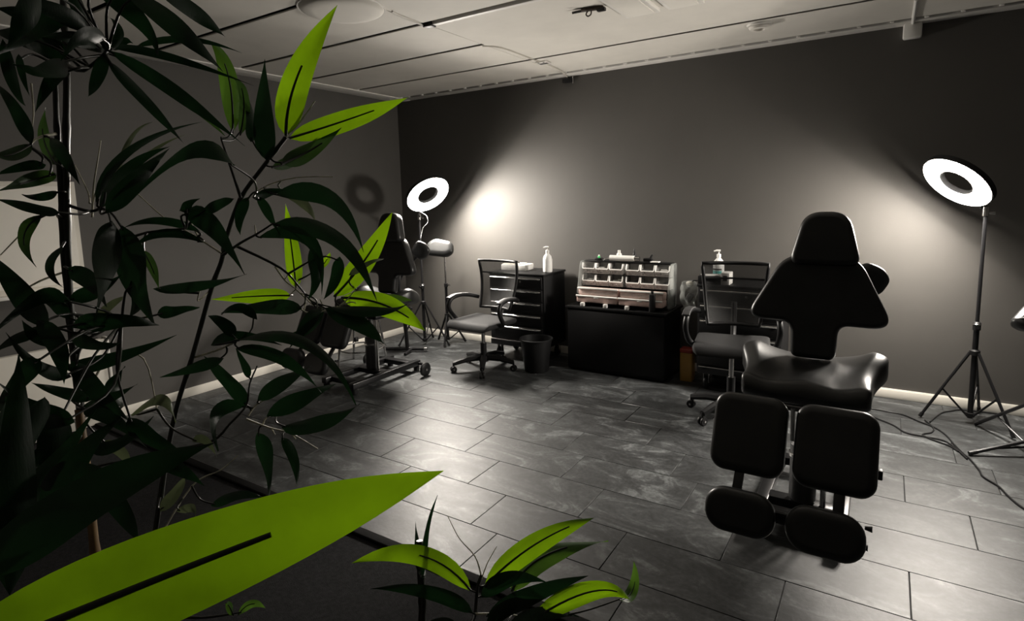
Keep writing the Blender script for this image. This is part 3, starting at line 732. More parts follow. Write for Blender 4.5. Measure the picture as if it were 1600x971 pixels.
def arm_stand(label, loc, feet, zhub, zpad, pad_m, pad_out, offx):
    F = Vector((loc[0], loc[1], 0)); t = thing('armrest_stand', label, 'armrest stand', F)
    MB().tube([(0, 0, .04), (0, 0, zpad*.62)], .015, 12).obj('lower_pole', 'black_metal', t)
    MB().tube([(0, 0, zpad*.6), (0, 0, zpad-.03)], .010, 12).obj('upper_pole', 'steel', t)
    MB().lathe([(.013, -.02), (.021, -.018), (.021, .018), (.013, .02)], 14, Matrix.Translation((0, 0, zpad*.62))).obj('collar', 'black_plastic', t)
    MB().tube([(.015, 0, zpad*.62), (.05, 0, zpad*.62)], [.006, .011], 8).obj('knob', 'steel', t)
    MB().lathe([(.016, -.02), (.026, -.018), (.026, .018), (.016, .02)], 14, Matrix.Translation((0, 0, zhub))).obj('hub', 'black_plastic', t)
    MB().lathe([(.016, -.014), (.022, -.012), (.022, .012), (.016, .014)], 14, Matrix.Translation((0, 0, .055))).obj('lower_hub', 'black_plastic', t)
    for f in feet:
        q = Vector((f[0], f[1], 0))-F; q.z = .012; dr = Vector((q.x, q.y, 0)).normalized(); a = Vector((0, 0, f[2] if len(f) > 2 else zhub))+dr*.022
        l = MB().tube([a, q], .0105, 8).obj('leg', 'black_metal', t)
        MB().tube([q-(q-a).normalized()*.04, q], [.0125, .0125], 8).obj('rubber_foot', 'black_plastic', l)
        MB().tube([Vector((0, 0, .05))+dr*.02, a*.4+q*.6], .006, 8).obj('brace', 'black_metal', t)
    MB().tube([(0, 0, zpad-.05), (offx*.5, 0, zpad-.03), (offx, 0, zpad-.015)], .011, 8).obj('pad_bracket', 'steel', t)
    MB().slab(pad_out, .075, .03, pad_m, .01).obj('pad', 'black_leather', t, sharp=80, wn=True)
    return t
pad_o = rpoly([(-.16, -.09), (.16, -.09), (.19, 0), (.12, .10), (-.12, .10), (-.19, 0)], .07, 5)
arm_stand('black padded armrest on a tripod at the right edge of the photo', (.738, 4.12, 0), [(.456, 3.964, .085), (.54, 4.50), (1.12, 4.1)], .30, .83,
          frame((.065, -.02, .79), (1, .2, .1), (-.1, .8, .62)), rpoly([(-.2, -.1), (.2, -.1), (.22, 0), (.18, .12), (-.08, .13), (-.24, -.05)], .05, 5), .0)
arm_stand('black padded armrest on a slim tripod beside the left ring lamp', (-3.80, 4.60, 0), [(-3.72, 4.44), (-3.66, 4.72), (-3.98, 4.66)], .3, 1.0,
          frame((.1, -.18, .99), (.9, .3, -.05), (-.0, .45, .9)), rpoly([(-.13, -.06), (.09, -.07), (.15, -.02), (.13, .09), (-.06, .12), (-.14, .06)], .06, 5), .06)
# cross-foot stand on the floor behind the left chair
t = thing('footrest', 'dark metal cross-foot stand on the floor behind the left chair', 'stand', (-3.93, 4.1, 0))
MB().tube([(-.22, -.06, .03), (.14, .13, .03)], .018, 12).obj('foot_bar', 'black_metal', t)
MB().tube([(.13, .125, .03), (.155, .138, .03)], .0195, 12).obj('end_cap', 'steel', t)
MB().tube([(.02, .06, .03), (.06, -.08, .015)], .014, 10).obj('foot_bar', 'black_metal', t)
MB().tube([(-.02, .045, .03), (-.06, .06, .42)], .02, 12).obj('post', 'black_metal', t)
MB().box((-.06, .06, .43), (.14, .12, .03), .008).obj('plate', 'black_metal', t)

# ================================================================== FLOOR CABLES
def cable(label, pts, r=.0045):
    o = MB().tube(smooth([(x, y, r+.001+(z if False else 0)) for x, y, *z in pts], 8), r, 6).obj('floor_cable', 'black_plastic'); tag(o, label, 'cable')
cable('black cable on the floor running straight towards the right armrest tripod', [(-.12, 4.47), (-.041, 4.51), (.066, 4.501), (.155, 4.485), (.24, 4.40), (.319, 4.329), (.369, 4.223), (.401, 4.073), (.435, 3.95), (.453, 3.90), (.48, 3.76), (.487, 3.683), (.538, 3.597), (.562, 3.502), (.605, 3.393), (.7, 3.28)])
cable('black cable on the floor sagging in a loop nearest the treatment chair', [(-.13, 4.44), (-.06, 4.44), (-.002, 4.346), (.1, 4.254), (.165, 4.152), (.246, 4.135), (.35, 4.12), (.395, 4.04), (.43, 3.93), (.441, 3.89)])
cable('black cable curving from the ring lamp tripod to the back wall', [(.30, 4.42), (.37, 4.63), (.43, 4.71), (.5, 4.77), (.7, 4.79)])
cable('short black cable loop on the floor in front of the ring lamp tripod', [(.275, 4.44), (.312, 4.32), (.297, 4.226), (.251, 4.165), (.3, 4.10), (.372, 4.05), (.41, 3.98)])
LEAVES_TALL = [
 ("D",0,-0.677,0.297,1.660,-0.630,0.342,1.613,-0.597,0.387,1.564,0.023,0.703,0.117,0.701),
 ("D",0,-0.672,0.292,1.649,-0.664,0.327,1.605,-0.631,0.339,1.566,0.019,0.061,0.854,0.516),
 ("D",0,-0.697,0.305,1.669,-0.690,0.368,1.667,-0.654,0.443,1.643,0.013,0.547,-0.013,0.837),
 ("D",0,-0.622,0.290,1.711,-0.574,0.316,1.666,-0.563,0.348,1.632,0.030,0.001,0.807,0.590),
 ("D",0,-0.659,0.278,1.716,-0.653,0.316,1.691,-0.642,0.327,1.656,0.029,0.790,0.347,0.506),
 ("D",0,-0.623,0.320,1.720,-0.631,0.368,1.704,-0.632,0.397,1.687,0.025,0.011,0.394,0.919),
 ("D",0,-0.742,0.354,1.685,-0.710,0.396,1.697,-0.661,0.435,1.681,0.011,0.021,0.023,1.000),
 ("M",0,-0.764,0.349,1.675,-0.698,0.382,1.621,-0.659,0.403,1.581,0.016,0.665,0.006,0.747),
 ("D",0,-0.700,0.308,1.664,-0.678,0.308,1.680,-0.666,0.296,1.690,0.029,-0.232,-0.965,-0.121),
 ("D",0,-0.699,0.308,1.666,-0.712,0.327,1.681,-0.693,0.328,1.676,0.019,-0.424,-0.278,0.862),
 ("D",0,-0.689,0.299,1.660,-0.698,0.291,1.633,-0.696,0.281,1.614,0.029,0.384,0.843,-0.376),
 ("M",0,-0.733,0.311,1.691,-0.775,0.314,1.718,-0.783,0.308,1.738,0.016,-0.039,-0.994,-0.103),
 ("D",0,-0.662,0.278,1.672,-0.648,0.242,1.680,-0.651,0.216,1.683,0.026,-0.384,-0.236,-0.893),
 ("D",0,-0.721,0.276,1.657,-0.722,0.248,1.668,-0.673,0.201,1.658,0.038,0.065,0.030,-0.997),
 ("D",0,-0.723,0.274,1.662,-0.715,0.255,1.681,-0.689,0.234,1.693,0.019,-0.160,-0.696,-0.700),
 ("D",0,-0.721,0.275,1.675,-0.690,0.239,1.680,-0.677,0.207,1.680,0.024,-0.394,-0.317,-0.863),
 ("D",0,-0.703,0.305,1.665,-0.663,0.264,1.663,-0.669,0.235,1.659,0.020,0.082,0.125,-0.989),
 ("D",0,-0.775,0.253,1.663,-0.770,0.252,1.642,-0.787,0.262,1.622,0.010,0.527,0.850,0.010),
 ("D",0,-0.737,0.242,1.567,-0.721,0.227,1.598,-0.755,0.224,1.628,0.017,-0.559,-0.736,-0.382),
 ("M",0,-0.765,0.271,1.548,-0.812,0.278,1.582,-0.821,0.287,1.617,0.020,-0.689,-0.593,-0.415),
 ("M",0,-0.733,0.258,1.537,-0.744,0.237,1.529,-0.711,0.200,1.518,0.021,-0.287,0.194,-0.938),
 ("D",0,-0.732,0.250,1.546,-0.752,0.236,1.544,-0.762,0.216,1.536,0.016,-0.304,0.504,-0.808),
 ("M",0,-0.742,0.243,1.567,-0.724,0.219,1.554,-0.710,0.199,1.552,0.019,0.429,0.560,-0.709),
 ("D",0,-0.718,0.251,1.496,-0.730,0.231,1.504,-0.765,0.212,1.513,0.020,0.339,-0.699,-0.630),
 ("M",0,-0.744,0.245,1.495,-0.769,0.235,1.471,-0.739,0.233,1.441,0.018,0.470,0.871,-0.143),
 ("D",0,-0.765,0.269,1.519,-0.795,0.261,1.514,-0.775,0.240,1.517,0.013,0.108,0.040,-0.993),
 ("D",0,-0.731,0.255,1.461,-0.710,0.234,1.442,-0.706,0.243,1.420,0.014,0.643,0.744,0.181),
 ("D",0,-0.763,0.268,1.577,-0.725,0.264,1.554,-0.727,0.276,1.525,0.017,0.353,0.860,0.370),
 ("D",0,-0.750,0.298,1.506,-0.757,0.344,1.568,-0.751,0.431,1.608,0.014,-0.243,-0.595,0.766),
 ("D",0,-0.742,0.298,1.498,-0.763,0.343,1.547,-0.726,0.375,1.572,0.020,-0.213,-0.650,0.729),
 ("D",0,-0.717,0.294,1.494,-0.695,0.317,1.529,-0.707,0.362,1.567,0.028,-0.176,-0.708,0.684),
 ("P",0,-0.821,0.350,1.510,-0.845,0.401,1.567,-0.822,0.447,1.599,0.012,-0.251,-0.652,0.715),
 ("P",0,-0.813,0.351,1.540,-0.801,0.366,1.587,-0.800,0.394,1.609,0.009,0.096,-0.858,0.505),
 ("D",0,-0.659,0.412,1.547,-0.673,0.370,1.563,-0.728,0.325,1.509,0.034,0.549,-0.070,-0.833),
 ("D",0,-0.687,0.362,1.494,-0.673,0.386,1.474,-0.616,0.386,1.420,0.034,0.465,0.610,0.642),
 ("D",0,-0.683,0.363,1.491,-0.685,0.364,1.500,-0.649,0.361,1.508,0.024,-0.440,-0.413,0.797),
 ("D",0,-0.675,0.378,1.494,-0.636,0.377,1.502,-0.622,0.385,1.507,0.022,-0.270,0.175,0.947),
 ("D",0,-0.717,0.464,1.510,-0.726,0.455,1.483,-0.736,0.460,1.459,0.032,0.335,0.923,-0.191),
 ("D",0,-0.707,0.389,1.469,-0.740,0.360,1.483,-0.740,0.320,1.477,0.014,-0.065,-0.091,-0.994),
 ("D",0,-0.698,0.387,1.455,-0.714,0.348,1.468,-0.739,0.319,1.446,0.018,-0.407,0.355,-0.842),
 ("D",0,-0.713,0.297,1.486,-0.693,0.279,1.443,-0.633,0.241,1.399,0.054,-0.115,0.782,-0.613),
 ("D",0,-0.717,0.308,1.481,-0.693,0.302,1.426,-0.627,0.288,1.382,0.044,0.650,0.600,0.467),
 ("M",0,-0.727,0.331,1.450,-0.696,0.325,1.431,-0.705,0.334,1.405,0.015,0.706,0.584,0.402),
 ("D",0,-0.746,0.347,1.401,-0.709,0.384,1.402,-0.651,0.411,1.416,0.023,-0.432,0.450,0.781),
 ("D",0,-0.728,0.340,1.372,-0.713,0.357,1.375,-0.664,0.357,1.383,0.024,0.025,-0.612,0.791),
 ("D",0,-0.705,0.420,1.329,-0.704,0.406,1.351,-0.682,0.375,1.368,0.023,-0.594,-0.678,-0.433),
 ("D",0,-0.690,0.299,1.420,-0.684,0.301,1.399,-0.660,0.279,1.384,0.034,0.662,0.736,0.141),
 ("P",0,-0.804,0.305,1.365,-0.800,0.320,1.380,-0.757,0.322,1.396,0.015,-0.491,-0.189,0.850),
 ("D",0,-0.704,0.245,1.378,-0.658,0.267,1.384,-0.652,0.305,1.374,0.031,0.368,-0.257,0.894),
 ("D",0,-0.713,0.237,1.335,-0.705,0.282,1.336,-0.653,0.323,1.359,0.024,-0.373,0.007,0.928),
 ("D",0,-0.691,0.237,1.346,-0.681,0.252,1.311,-0.640,0.263,1.282,0.024,0.152,0.864,0.480),
 ("D",0,-0.636,0.259,1.288,-0.645,0.284,1.252,-0.623,0.302,1.239,0.033,0.591,0.518,0.618),
 ("D",0,-0.685,0.249,1.303,-0.712,0.230,1.313,-0.705,0.206,1.330,0.019,0.280,-0.611,-0.740),
 ("D",0,-0.716,0.285,1.273,-0.748,0.294,1.294,-0.721,0.297,1.320,0.027,0.145,-0.953,0.268),
 ("D",0,-0.665,0.211,1.389,-0.696,0.202,1.426,-0.688,0.182,1.464,0.028,-0.231,-0.883,-0.409),
 ("D",0,-0.680,0.213,1.385,-0.689,0.197,1.380,-0.673,0.170,1.371,0.034,0.756,0.315,-0.574),
 ("D",0,-0.701,0.235,1.362,-0.683,0.210,1.376,-0.676,0.197,1.398,0.021,-0.493,-0.749,-0.443),
 ("D",0,-0.728,0.253,1.383,-0.745,0.241,1.404,-0.791,0.240,1.408,0.019,-0.310,-0.260,-0.915),
 ("D",0,-0.510,0.121,1.229,-0.516,0.137,1.322,-0.524,0.148,1.396,0.035,-0.075,-0.986,0.152),
 ("D",0,-0.544,0.120,1.283,-0.562,0.138,1.321,-0.562,0.148,1.358,0.038,0.352,-0.849,0.394),
 ("D",0,-0.485,0.099,1.264,-0.460,0.162,1.300,-0.423,0.230,1.320,0.049,-0.660,-0.006,0.751),
 ("D",0,-0.555,0.155,1.252,-0.529,0.176,1.303,-0.520,0.207,1.328,0.040,-0.778,-0.288,0.558),
 ("D",0,-0.558,0.124,1.251,-0.600,0.171,1.265,-0.585,0.214,1.322,0.050,-0.579,-0.604,0.548),
 ("D",0,-0.690,0.242,1.251,-0.676,0.267,1.252,-0.678,0.302,1.268,0.038,-0.825,-0.000,0.566),
 ("P",0,-0.799,0.330,1.236,-0.764,0.350,1.257,-0.756,0.362,1.224,0.032,-0.383,0.710,0.591),
 ("P",0,-0.702,0.353,1.214,-0.686,0.360,1.215,-0.674,0.366,1.194,0.021,0.406,0.380,0.831),
 ("P",0,-0.816,0.301,1.209,-0.793,0.312,1.193,-0.767,0.309,1.179,0.031,0.375,0.509,0.775),
 ("P",0,-0.792,0.348,1.098,-0.783,0.366,1.119,-0.757,0.367,1.148,0.034,-0.234,-0.835,0.498),
 ("P",0,-0.799,0.371,1.085,-0.774,0.380,1.092,-0.757,0.374,1.086,0.016,-0.067,0.481,0.874),
 ("D",0,-0.770,0.404,1.085,-0.741,0.427,1.098,-0.719,0.451,1.089,0.039,-0.620,0.607,0.497),
 ("D",0,-0.697,0.221,1.258,-0.696,0.227,1.277,-0.719,0.234,1.287,0.018,-0.133,-0.934,0.332),
 ("D",0,-0.614,0.178,1.293,-0.619,0.185,1.272,-0.581,0.177,1.261,0.026,-0.103,0.986,-0.132),
 ("D",0,-0.622,0.189,1.370,-0.641,0.177,1.348,-0.615,0.150,1.327,0.028,0.732,0.557,-0.391),
 ("D",0,-0.583,0.178,1.345,-0.580,0.166,1.317,-0.574,0.147,1.283,0.036,-0.235,0.858,-0.457),
 ("D",0,-0.623,0.203,1.319,-0.613,0.187,1.290,-0.626,0.188,1.232,0.029,0.137,0.975,-0.176),
 ("D",0,-0.610,0.206,1.308,-0.626,0.186,1.324,-0.631,0.163,1.353,0.025,-0.441,-0.544,-0.714),
 ("D",0,-0.684,0.239,1.295,-0.664,0.253,1.287,-0.639,0.275,1.250,0.029,-0.037,0.801,0.598),
 ("D",0,-0.670,0.228,1.335,-0.665,0.201,1.355,-0.676,0.184,1.389,0.019,0.275,-0.764,-0.584),
 ("D",0,-0.631,0.221,1.416,-0.663,0.207,1.416,-0.654,0.170,1.394,0.024,-0.294,0.487,-0.823),
 ("D",0,-0.623,0.225,1.234,-0.618,0.237,1.203,-0.586,0.237,1.180,0.030,0.425,0.779,0.462),
 ("D",0,-0.554,0.158,1.283,-0.514,0.167,1.300,-0.492,0.191,1.292,0.029,-0.297,0.310,0.903),
 ("D",0,-0.533,0.128,1.252,-0.508,0.141,1.268,-0.488,0.163,1.278,0.035,-0.669,0.402,0.624),
 ("D",0,-0.721,0.250,1.285,-0.677,0.257,1.301,-0.666,0.284,1.312,0.022,-0.590,0.379,0.713),
 ("D",0,-0.705,0.309,1.206,-0.699,0.333,1.186,-0.683,0.353,1.160,0.027,0.270,0.626,0.731),
 ("D",0,-0.691,0.240,1.375,-0.655,0.246,1.365,-0.645,0.265,1.365,0.023,-0.312,0.785,0.536),
 ("D",0,-0.676,0.209,1.396,-0.645,0.211,1.371,-0.658,0.217,1.333,0.023,0.583,0.770,0.260),
 ("D",0,-0.618,0.222,1.689,-0.605,0.205,1.656,-0.630,0.198,1.636,0.029,-0.210,0.907,-0.365),
 ("D",0,-0.662,0.256,1.690,-0.677,0.239,1.669,-0.657,0.199,1.635,0.025,0.388,0.657,-0.647),
 ("D",0,-0.675,0.258,1.643,-0.635,0.225,1.623,-0.641,0.204,1.626,0.029,0.436,0.513,-0.739),
 ("D",0,-0.661,0.288,1.667,-0.636,0.258,1.657,-0.652,0.244,1.637,0.035,-0.602,0.372,-0.707),
 ("D",0,-0.691,0.274,1.719,-0.706,0.289,1.694,-0.702,0.297,1.676,0.025,0.134,0.891,0.434),
 ("D",0,-0.704,0.268,1.639,-0.749,0.269,1.633,-0.757,0.255,1.602,0.021,0.014,0.939,-0.343),
 ("D",0,-0.704,0.219,1.660,-0.712,0.225,1.622,-0.695,0.227,1.599,0.015,0.253,0.955,0.156),
 ("D",0,-0.735,0.259,1.437,-0.707,0.267,1.423,-0.653,0.258,1.402,0.027,0.250,0.789,0.561),
 ("D",0,-0.741,0.258,1.401,-0.718,0.276,1.411,-0.664,0.280,1.431,0.025,-0.115,-0.631,0.767),
 ("G",0,-0.743,0.466,1.596,-0.744,0.467,1.671,-0.729,0.437,1.705,0.026,-0.339,-0.918,-0.205),
 ("M",0,-0.753,0.483,1.595,-0.725,0.474,1.643,-0.747,0.474,1.671,0.022,-0.895,-0.445,0.015),
 ("D",0,-0.712,0.471,1.582,-0.719,0.480,1.614,-0.763,0.500,1.658,0.023,-0.205,-0.952,0.229),
 ("D",0,-0.697,0.483,1.557,-0.698,0.483,1.615,-0.714,0.503,1.694,0.036,-0.622,-0.782,0.036),
 ("L",0.62,-0.685,0.506,1.591,-0.662,0.514,1.668,-0.630,0.560,1.762,0.041,-0.636,-0.654,0.411),
 ("L",0.72,-0.695,0.518,1.589,-0.655,0.591,1.618,-0.586,0.642,1.647,0.032,-0.310,-0.168,0.936),
 ("M",0,-0.686,0.496,1.553,-0.680,0.546,1.576,-0.656,0.577,1.605,0.034,-0.372,-0.395,0.840),
 ("M",0,-0.707,0.496,1.549,-0.705,0.543,1.566,-0.686,0.563,1.593,0.023,-0.017,-0.541,0.841),
 ("D",0,-0.700,0.466,1.510,-0.691,0.473,1.489,-0.672,0.476,1.458,0.036,0.835,0.211,0.508),
 ("D",0,-0.680,0.479,1.511,-0.623,0.521,1.505,-0.564,0.520,1.435,0.037,0.261,0.619,0.741),
 ("D",0,-0.694,0.458,1.506,-0.693,0.483,1.516,-0.680,0.504,1.517,0.030,0.099,-0.260,0.961),
 ("D",0,-0.666,0.466,1.474,-0.614,0.522,1.451,-0.559,0.535,1.366,0.042,0.010,0.838,0.545),
 ("D",0,-0.698,0.460,1.456,-0.647,0.501,1.452,-0.628,0.501,1.377,0.027,0.389,0.627,0.675),
 ("D",0,-0.661,0.518,1.443,-0.638,0.504,1.404,-0.659,0.503,1.369,0.034,0.370,0.914,-0.164),
 ("D",0,-0.633,0.539,1.425,-0.650,0.542,1.391,-0.667,0.535,1.363,0.025,0.800,0.384,-0.462),
 ("P",0,-0.732,0.526,1.517,-0.707,0.544,1.500,-0.674,0.537,1.469,0.024,0.129,0.923,0.361),
 ("L",0.85,-0.772,0.568,1.369,-0.793,0.581,1.425,-0.784,0.569,1.500,0.027,-0.723,-0.688,-0.065),
 ("L",0.75,-0.717,0.595,1.354,-0.692,0.642,1.410,-0.654,0.667,1.482,0.037,-0.633,-0.498,0.592),
 ("L",0,-0.740,0.591,1.400,-0.735,0.599,1.409,-0.718,0.594,1.423,0.019,-0.408,-0.770,0.491),
 ("L",0.8,-0.722,0.614,1.349,-0.651,0.639,1.338,-0.594,0.664,1.298,0.039,0.085,0.589,0.804),
 ("G",0,-0.720,0.646,1.329,-0.694,0.685,1.337,-0.682,0.732,1.328,0.019,-0.014,0.014,1.000),
 ("D",0,-0.678,0.550,1.349,-0.618,0.590,1.341,-0.587,0.620,1.348,0.026,-0.452,0.600,0.660),
 ("D",0,-0.685,0.551,1.346,-0.638,0.576,1.321,-0.617,0.603,1.286,0.041,0.078,0.706,0.704),
 ("L",0.85,-0.798,0.576,1.353,-0.835,0.540,1.355,-0.889,0.497,1.353,0.027,0.214,-0.245,-0.946),
 ("D",0,-0.712,0.531,1.347,-0.782,0.517,1.346,-0.828,0.476,1.340,0.032,0.241,-0.384,-0.891),
 ("D",0,-0.732,0.472,1.340,-0.744,0.453,1.360,-0.742,0.427,1.354,0.040,-0.457,-0.177,-0.872),
 ("D",0,-0.681,0.538,1.349,-0.677,0.510,1.330,-0.692,0.491,1.299,0.045,0.547,0.540,-0.639),
 ("D",0,-0.686,0.548,1.341,-0.696,0.515,1.314,-0.721,0.497,1.317,0.037,-0.107,0.481,-0.870),
 ("P",0,-0.690,0.604,1.388,-0.671,0.626,1.405,-0.680,0.669,1.407,0.018,-0.839,-0.018,0.544),
 ("D",0,-0.683,0.408,1.330,-0.584,0.438,1.332,-0.525,0.458,1.257,0.025,-0.095,0.908,0.408),
 ("D",0,-0.697,0.416,1.316,-0.651,0.453,1.296,-0.616,0.480,1.251,0.027,0.517,0.195,0.833),
 ("D",0,-0.714,0.394,1.323,-0.721,0.438,1.325,-0.675,0.468,1.311,0.023,0.305,0.002,0.952),
 ("D",0,-0.779,0.474,1.206,-0.799,0.455,1.249,-0.844,0.453,1.278,0.057,-0.661,-0.301,-0.687),
 ("D",0,-0.779,0.482,1.245,-0.789,0.481,1.267,-0.789,0.471,1.292,0.031,-0.835,-0.464,-0.297),
 ("D",0,-0.762,0.481,1.215,-0.744,0.512,1.236,-0.742,0.563,1.248,0.042,-0.701,-0.116,0.704),
 ("D",0,-0.731,0.473,1.198,-0.697,0.512,1.218,-0.689,0.564,1.227,0.055,-0.071,-0.273,0.960),
 ("D",0,-0.712,0.483,1.183,-0.668,0.517,1.187,-0.637,0.563,1.205,0.052,-0.688,0.502,0.523),
 ("D",0,-0.774,0.484,1.162,-0.755,0.483,1.121,-0.710,0.453,1.093,0.034,0.705,0.590,0.393),
 ("D",0,-0.733,0.496,1.158,-0.737,0.517,1.113,-0.724,0.508,1.075,0.022,0.263,0.949,0.172),
 ("D",0,-0.782,0.475,1.205,-0.805,0.442,1.198,-0.755,0.413,1.165,0.031,0.315,0.614,-0.724),
 ("D",0,-0.728,0.417,1.299,-0.745,0.383,1.292,-0.793,0.366,1.277,0.022,0.498,-0.290,-0.817),
 ("L",0.66,-0.365,0.043,1.288,-0.275,0.132,1.327,-0.186,0.217,1.361,0.047,-0.481,0.134,0.867),
 ("G",0,-0.729,0.404,0.935,-0.719,0.418,0.947,-0.689,0.421,0.951,0.014,-0.505,0.669,0.546),
 ("G",0,-0.740,0.404,0.931,-0.717,0.387,0.965,-0.718,0.382,0.971,0.011,0.141,-0.836,-0.530),
]
LEAVES_LOW = [
 ("L",0.8,-0.505,0.676,0.892,-0.446,0.740,0.949,-0.385,0.828,0.967,0.037,-0.688,0.200,0.697),
 ("G",0,-0.480,0.716,0.868,-0.454,0.782,0.902,-0.374,0.859,0.911,0.048,-0.813,0.520,0.263),
 ("L",0.5,-0.522,0.663,0.887,-0.599,0.632,0.939,-0.667,0.554,0.947,0.033,0.218,-0.678,-0.702),
 ("D",0,-0.504,0.642,0.870,-0.557,0.602,0.909,-0.607,0.532,0.940,0.031,-0.109,-0.457,-0.883),
 ("D",0,-0.511,0.671,0.875,-0.462,0.690,0.912,-0.425,0.737,0.890,0.037,-0.309,0.192,0.931),
 ("D",0,-0.486,0.653,0.863,-0.418,0.690,0.904,-0.361,0.751,0.917,0.037,-0.505,0.174,0.845),
 ("L",0.85,-0.416,0.667,0.874,-0.346,0.734,0.907,-0.302,0.780,0.880,0.034,-0.339,0.295,0.893),
 ("G",0,-0.315,0.766,0.884,-0.310,0.811,0.878,-0.317,0.830,0.911,0.018,-0.906,-0.186,0.379),
 ("D",0,-0.611,0.649,0.883,-0.617,0.670,0.949,-0.609,0.693,1.009,0.016,-0.995,-0.081,0.048),
 ("D",0,-0.615,0.659,0.876,-0.641,0.676,0.897,-0.665,0.696,0.944,0.022,-0.393,-0.899,0.194),
 ("D",0,-0.438,0.634,0.874,-0.399,0.679,0.885,-0.358,0.713,0.874,0.034,-0.585,0.598,0.548),
 ("D",0,-0.463,0.621,0.873,-0.447,0.666,0.886,-0.400,0.701,0.896,0.038,-0.293,-0.045,0.955),
 ("D",0,-0.494,0.600,0.869,-0.506,0.572,0.899,-0.533,0.548,0.894,0.026,0.338,-0.603,-0.723),
]
STEMS_TALL = [
 (0.0034,[(-0.802,0.290,1.773),(-0.787,0.287,1.661),(-0.784,0.282,1.590),(-0.780,0.277,1.519),(-0.777,0.271,1.448),(-0.773,0.269,1.390),(-0.768,0.266,1.332),(-0.763,0.264,1.273)]),
 (0.0042,[(-0.781,0.304,1.772),(-0.775,0.295,1.660),(-0.776,0.288,1.590),(-0.777,0.281,1.519),(-0.775,0.273,1.433),(-0.772,0.268,1.361),(-0.763,0.264,1.273)]),
 (0.0036,[(-0.841,0.326,0.906),(-0.828,0.351,1.039),(-0.812,0.384,1.201),(-0.792,0.409,1.293),(-0.772,0.433,1.386),(-0.760,0.444,1.424),(-0.753,0.450,1.456),(-0.737,0.466,1.509),(-0.709,0.488,1.554),(-0.686,0.506,1.589)]),
]
CANE_TALL = [
 (0.0058,[(-0.764,0.263,1.273),(-0.751,0.258,1.186),(-0.740,0.253,1.106),(-0.726,0.248,1.011)]),
]
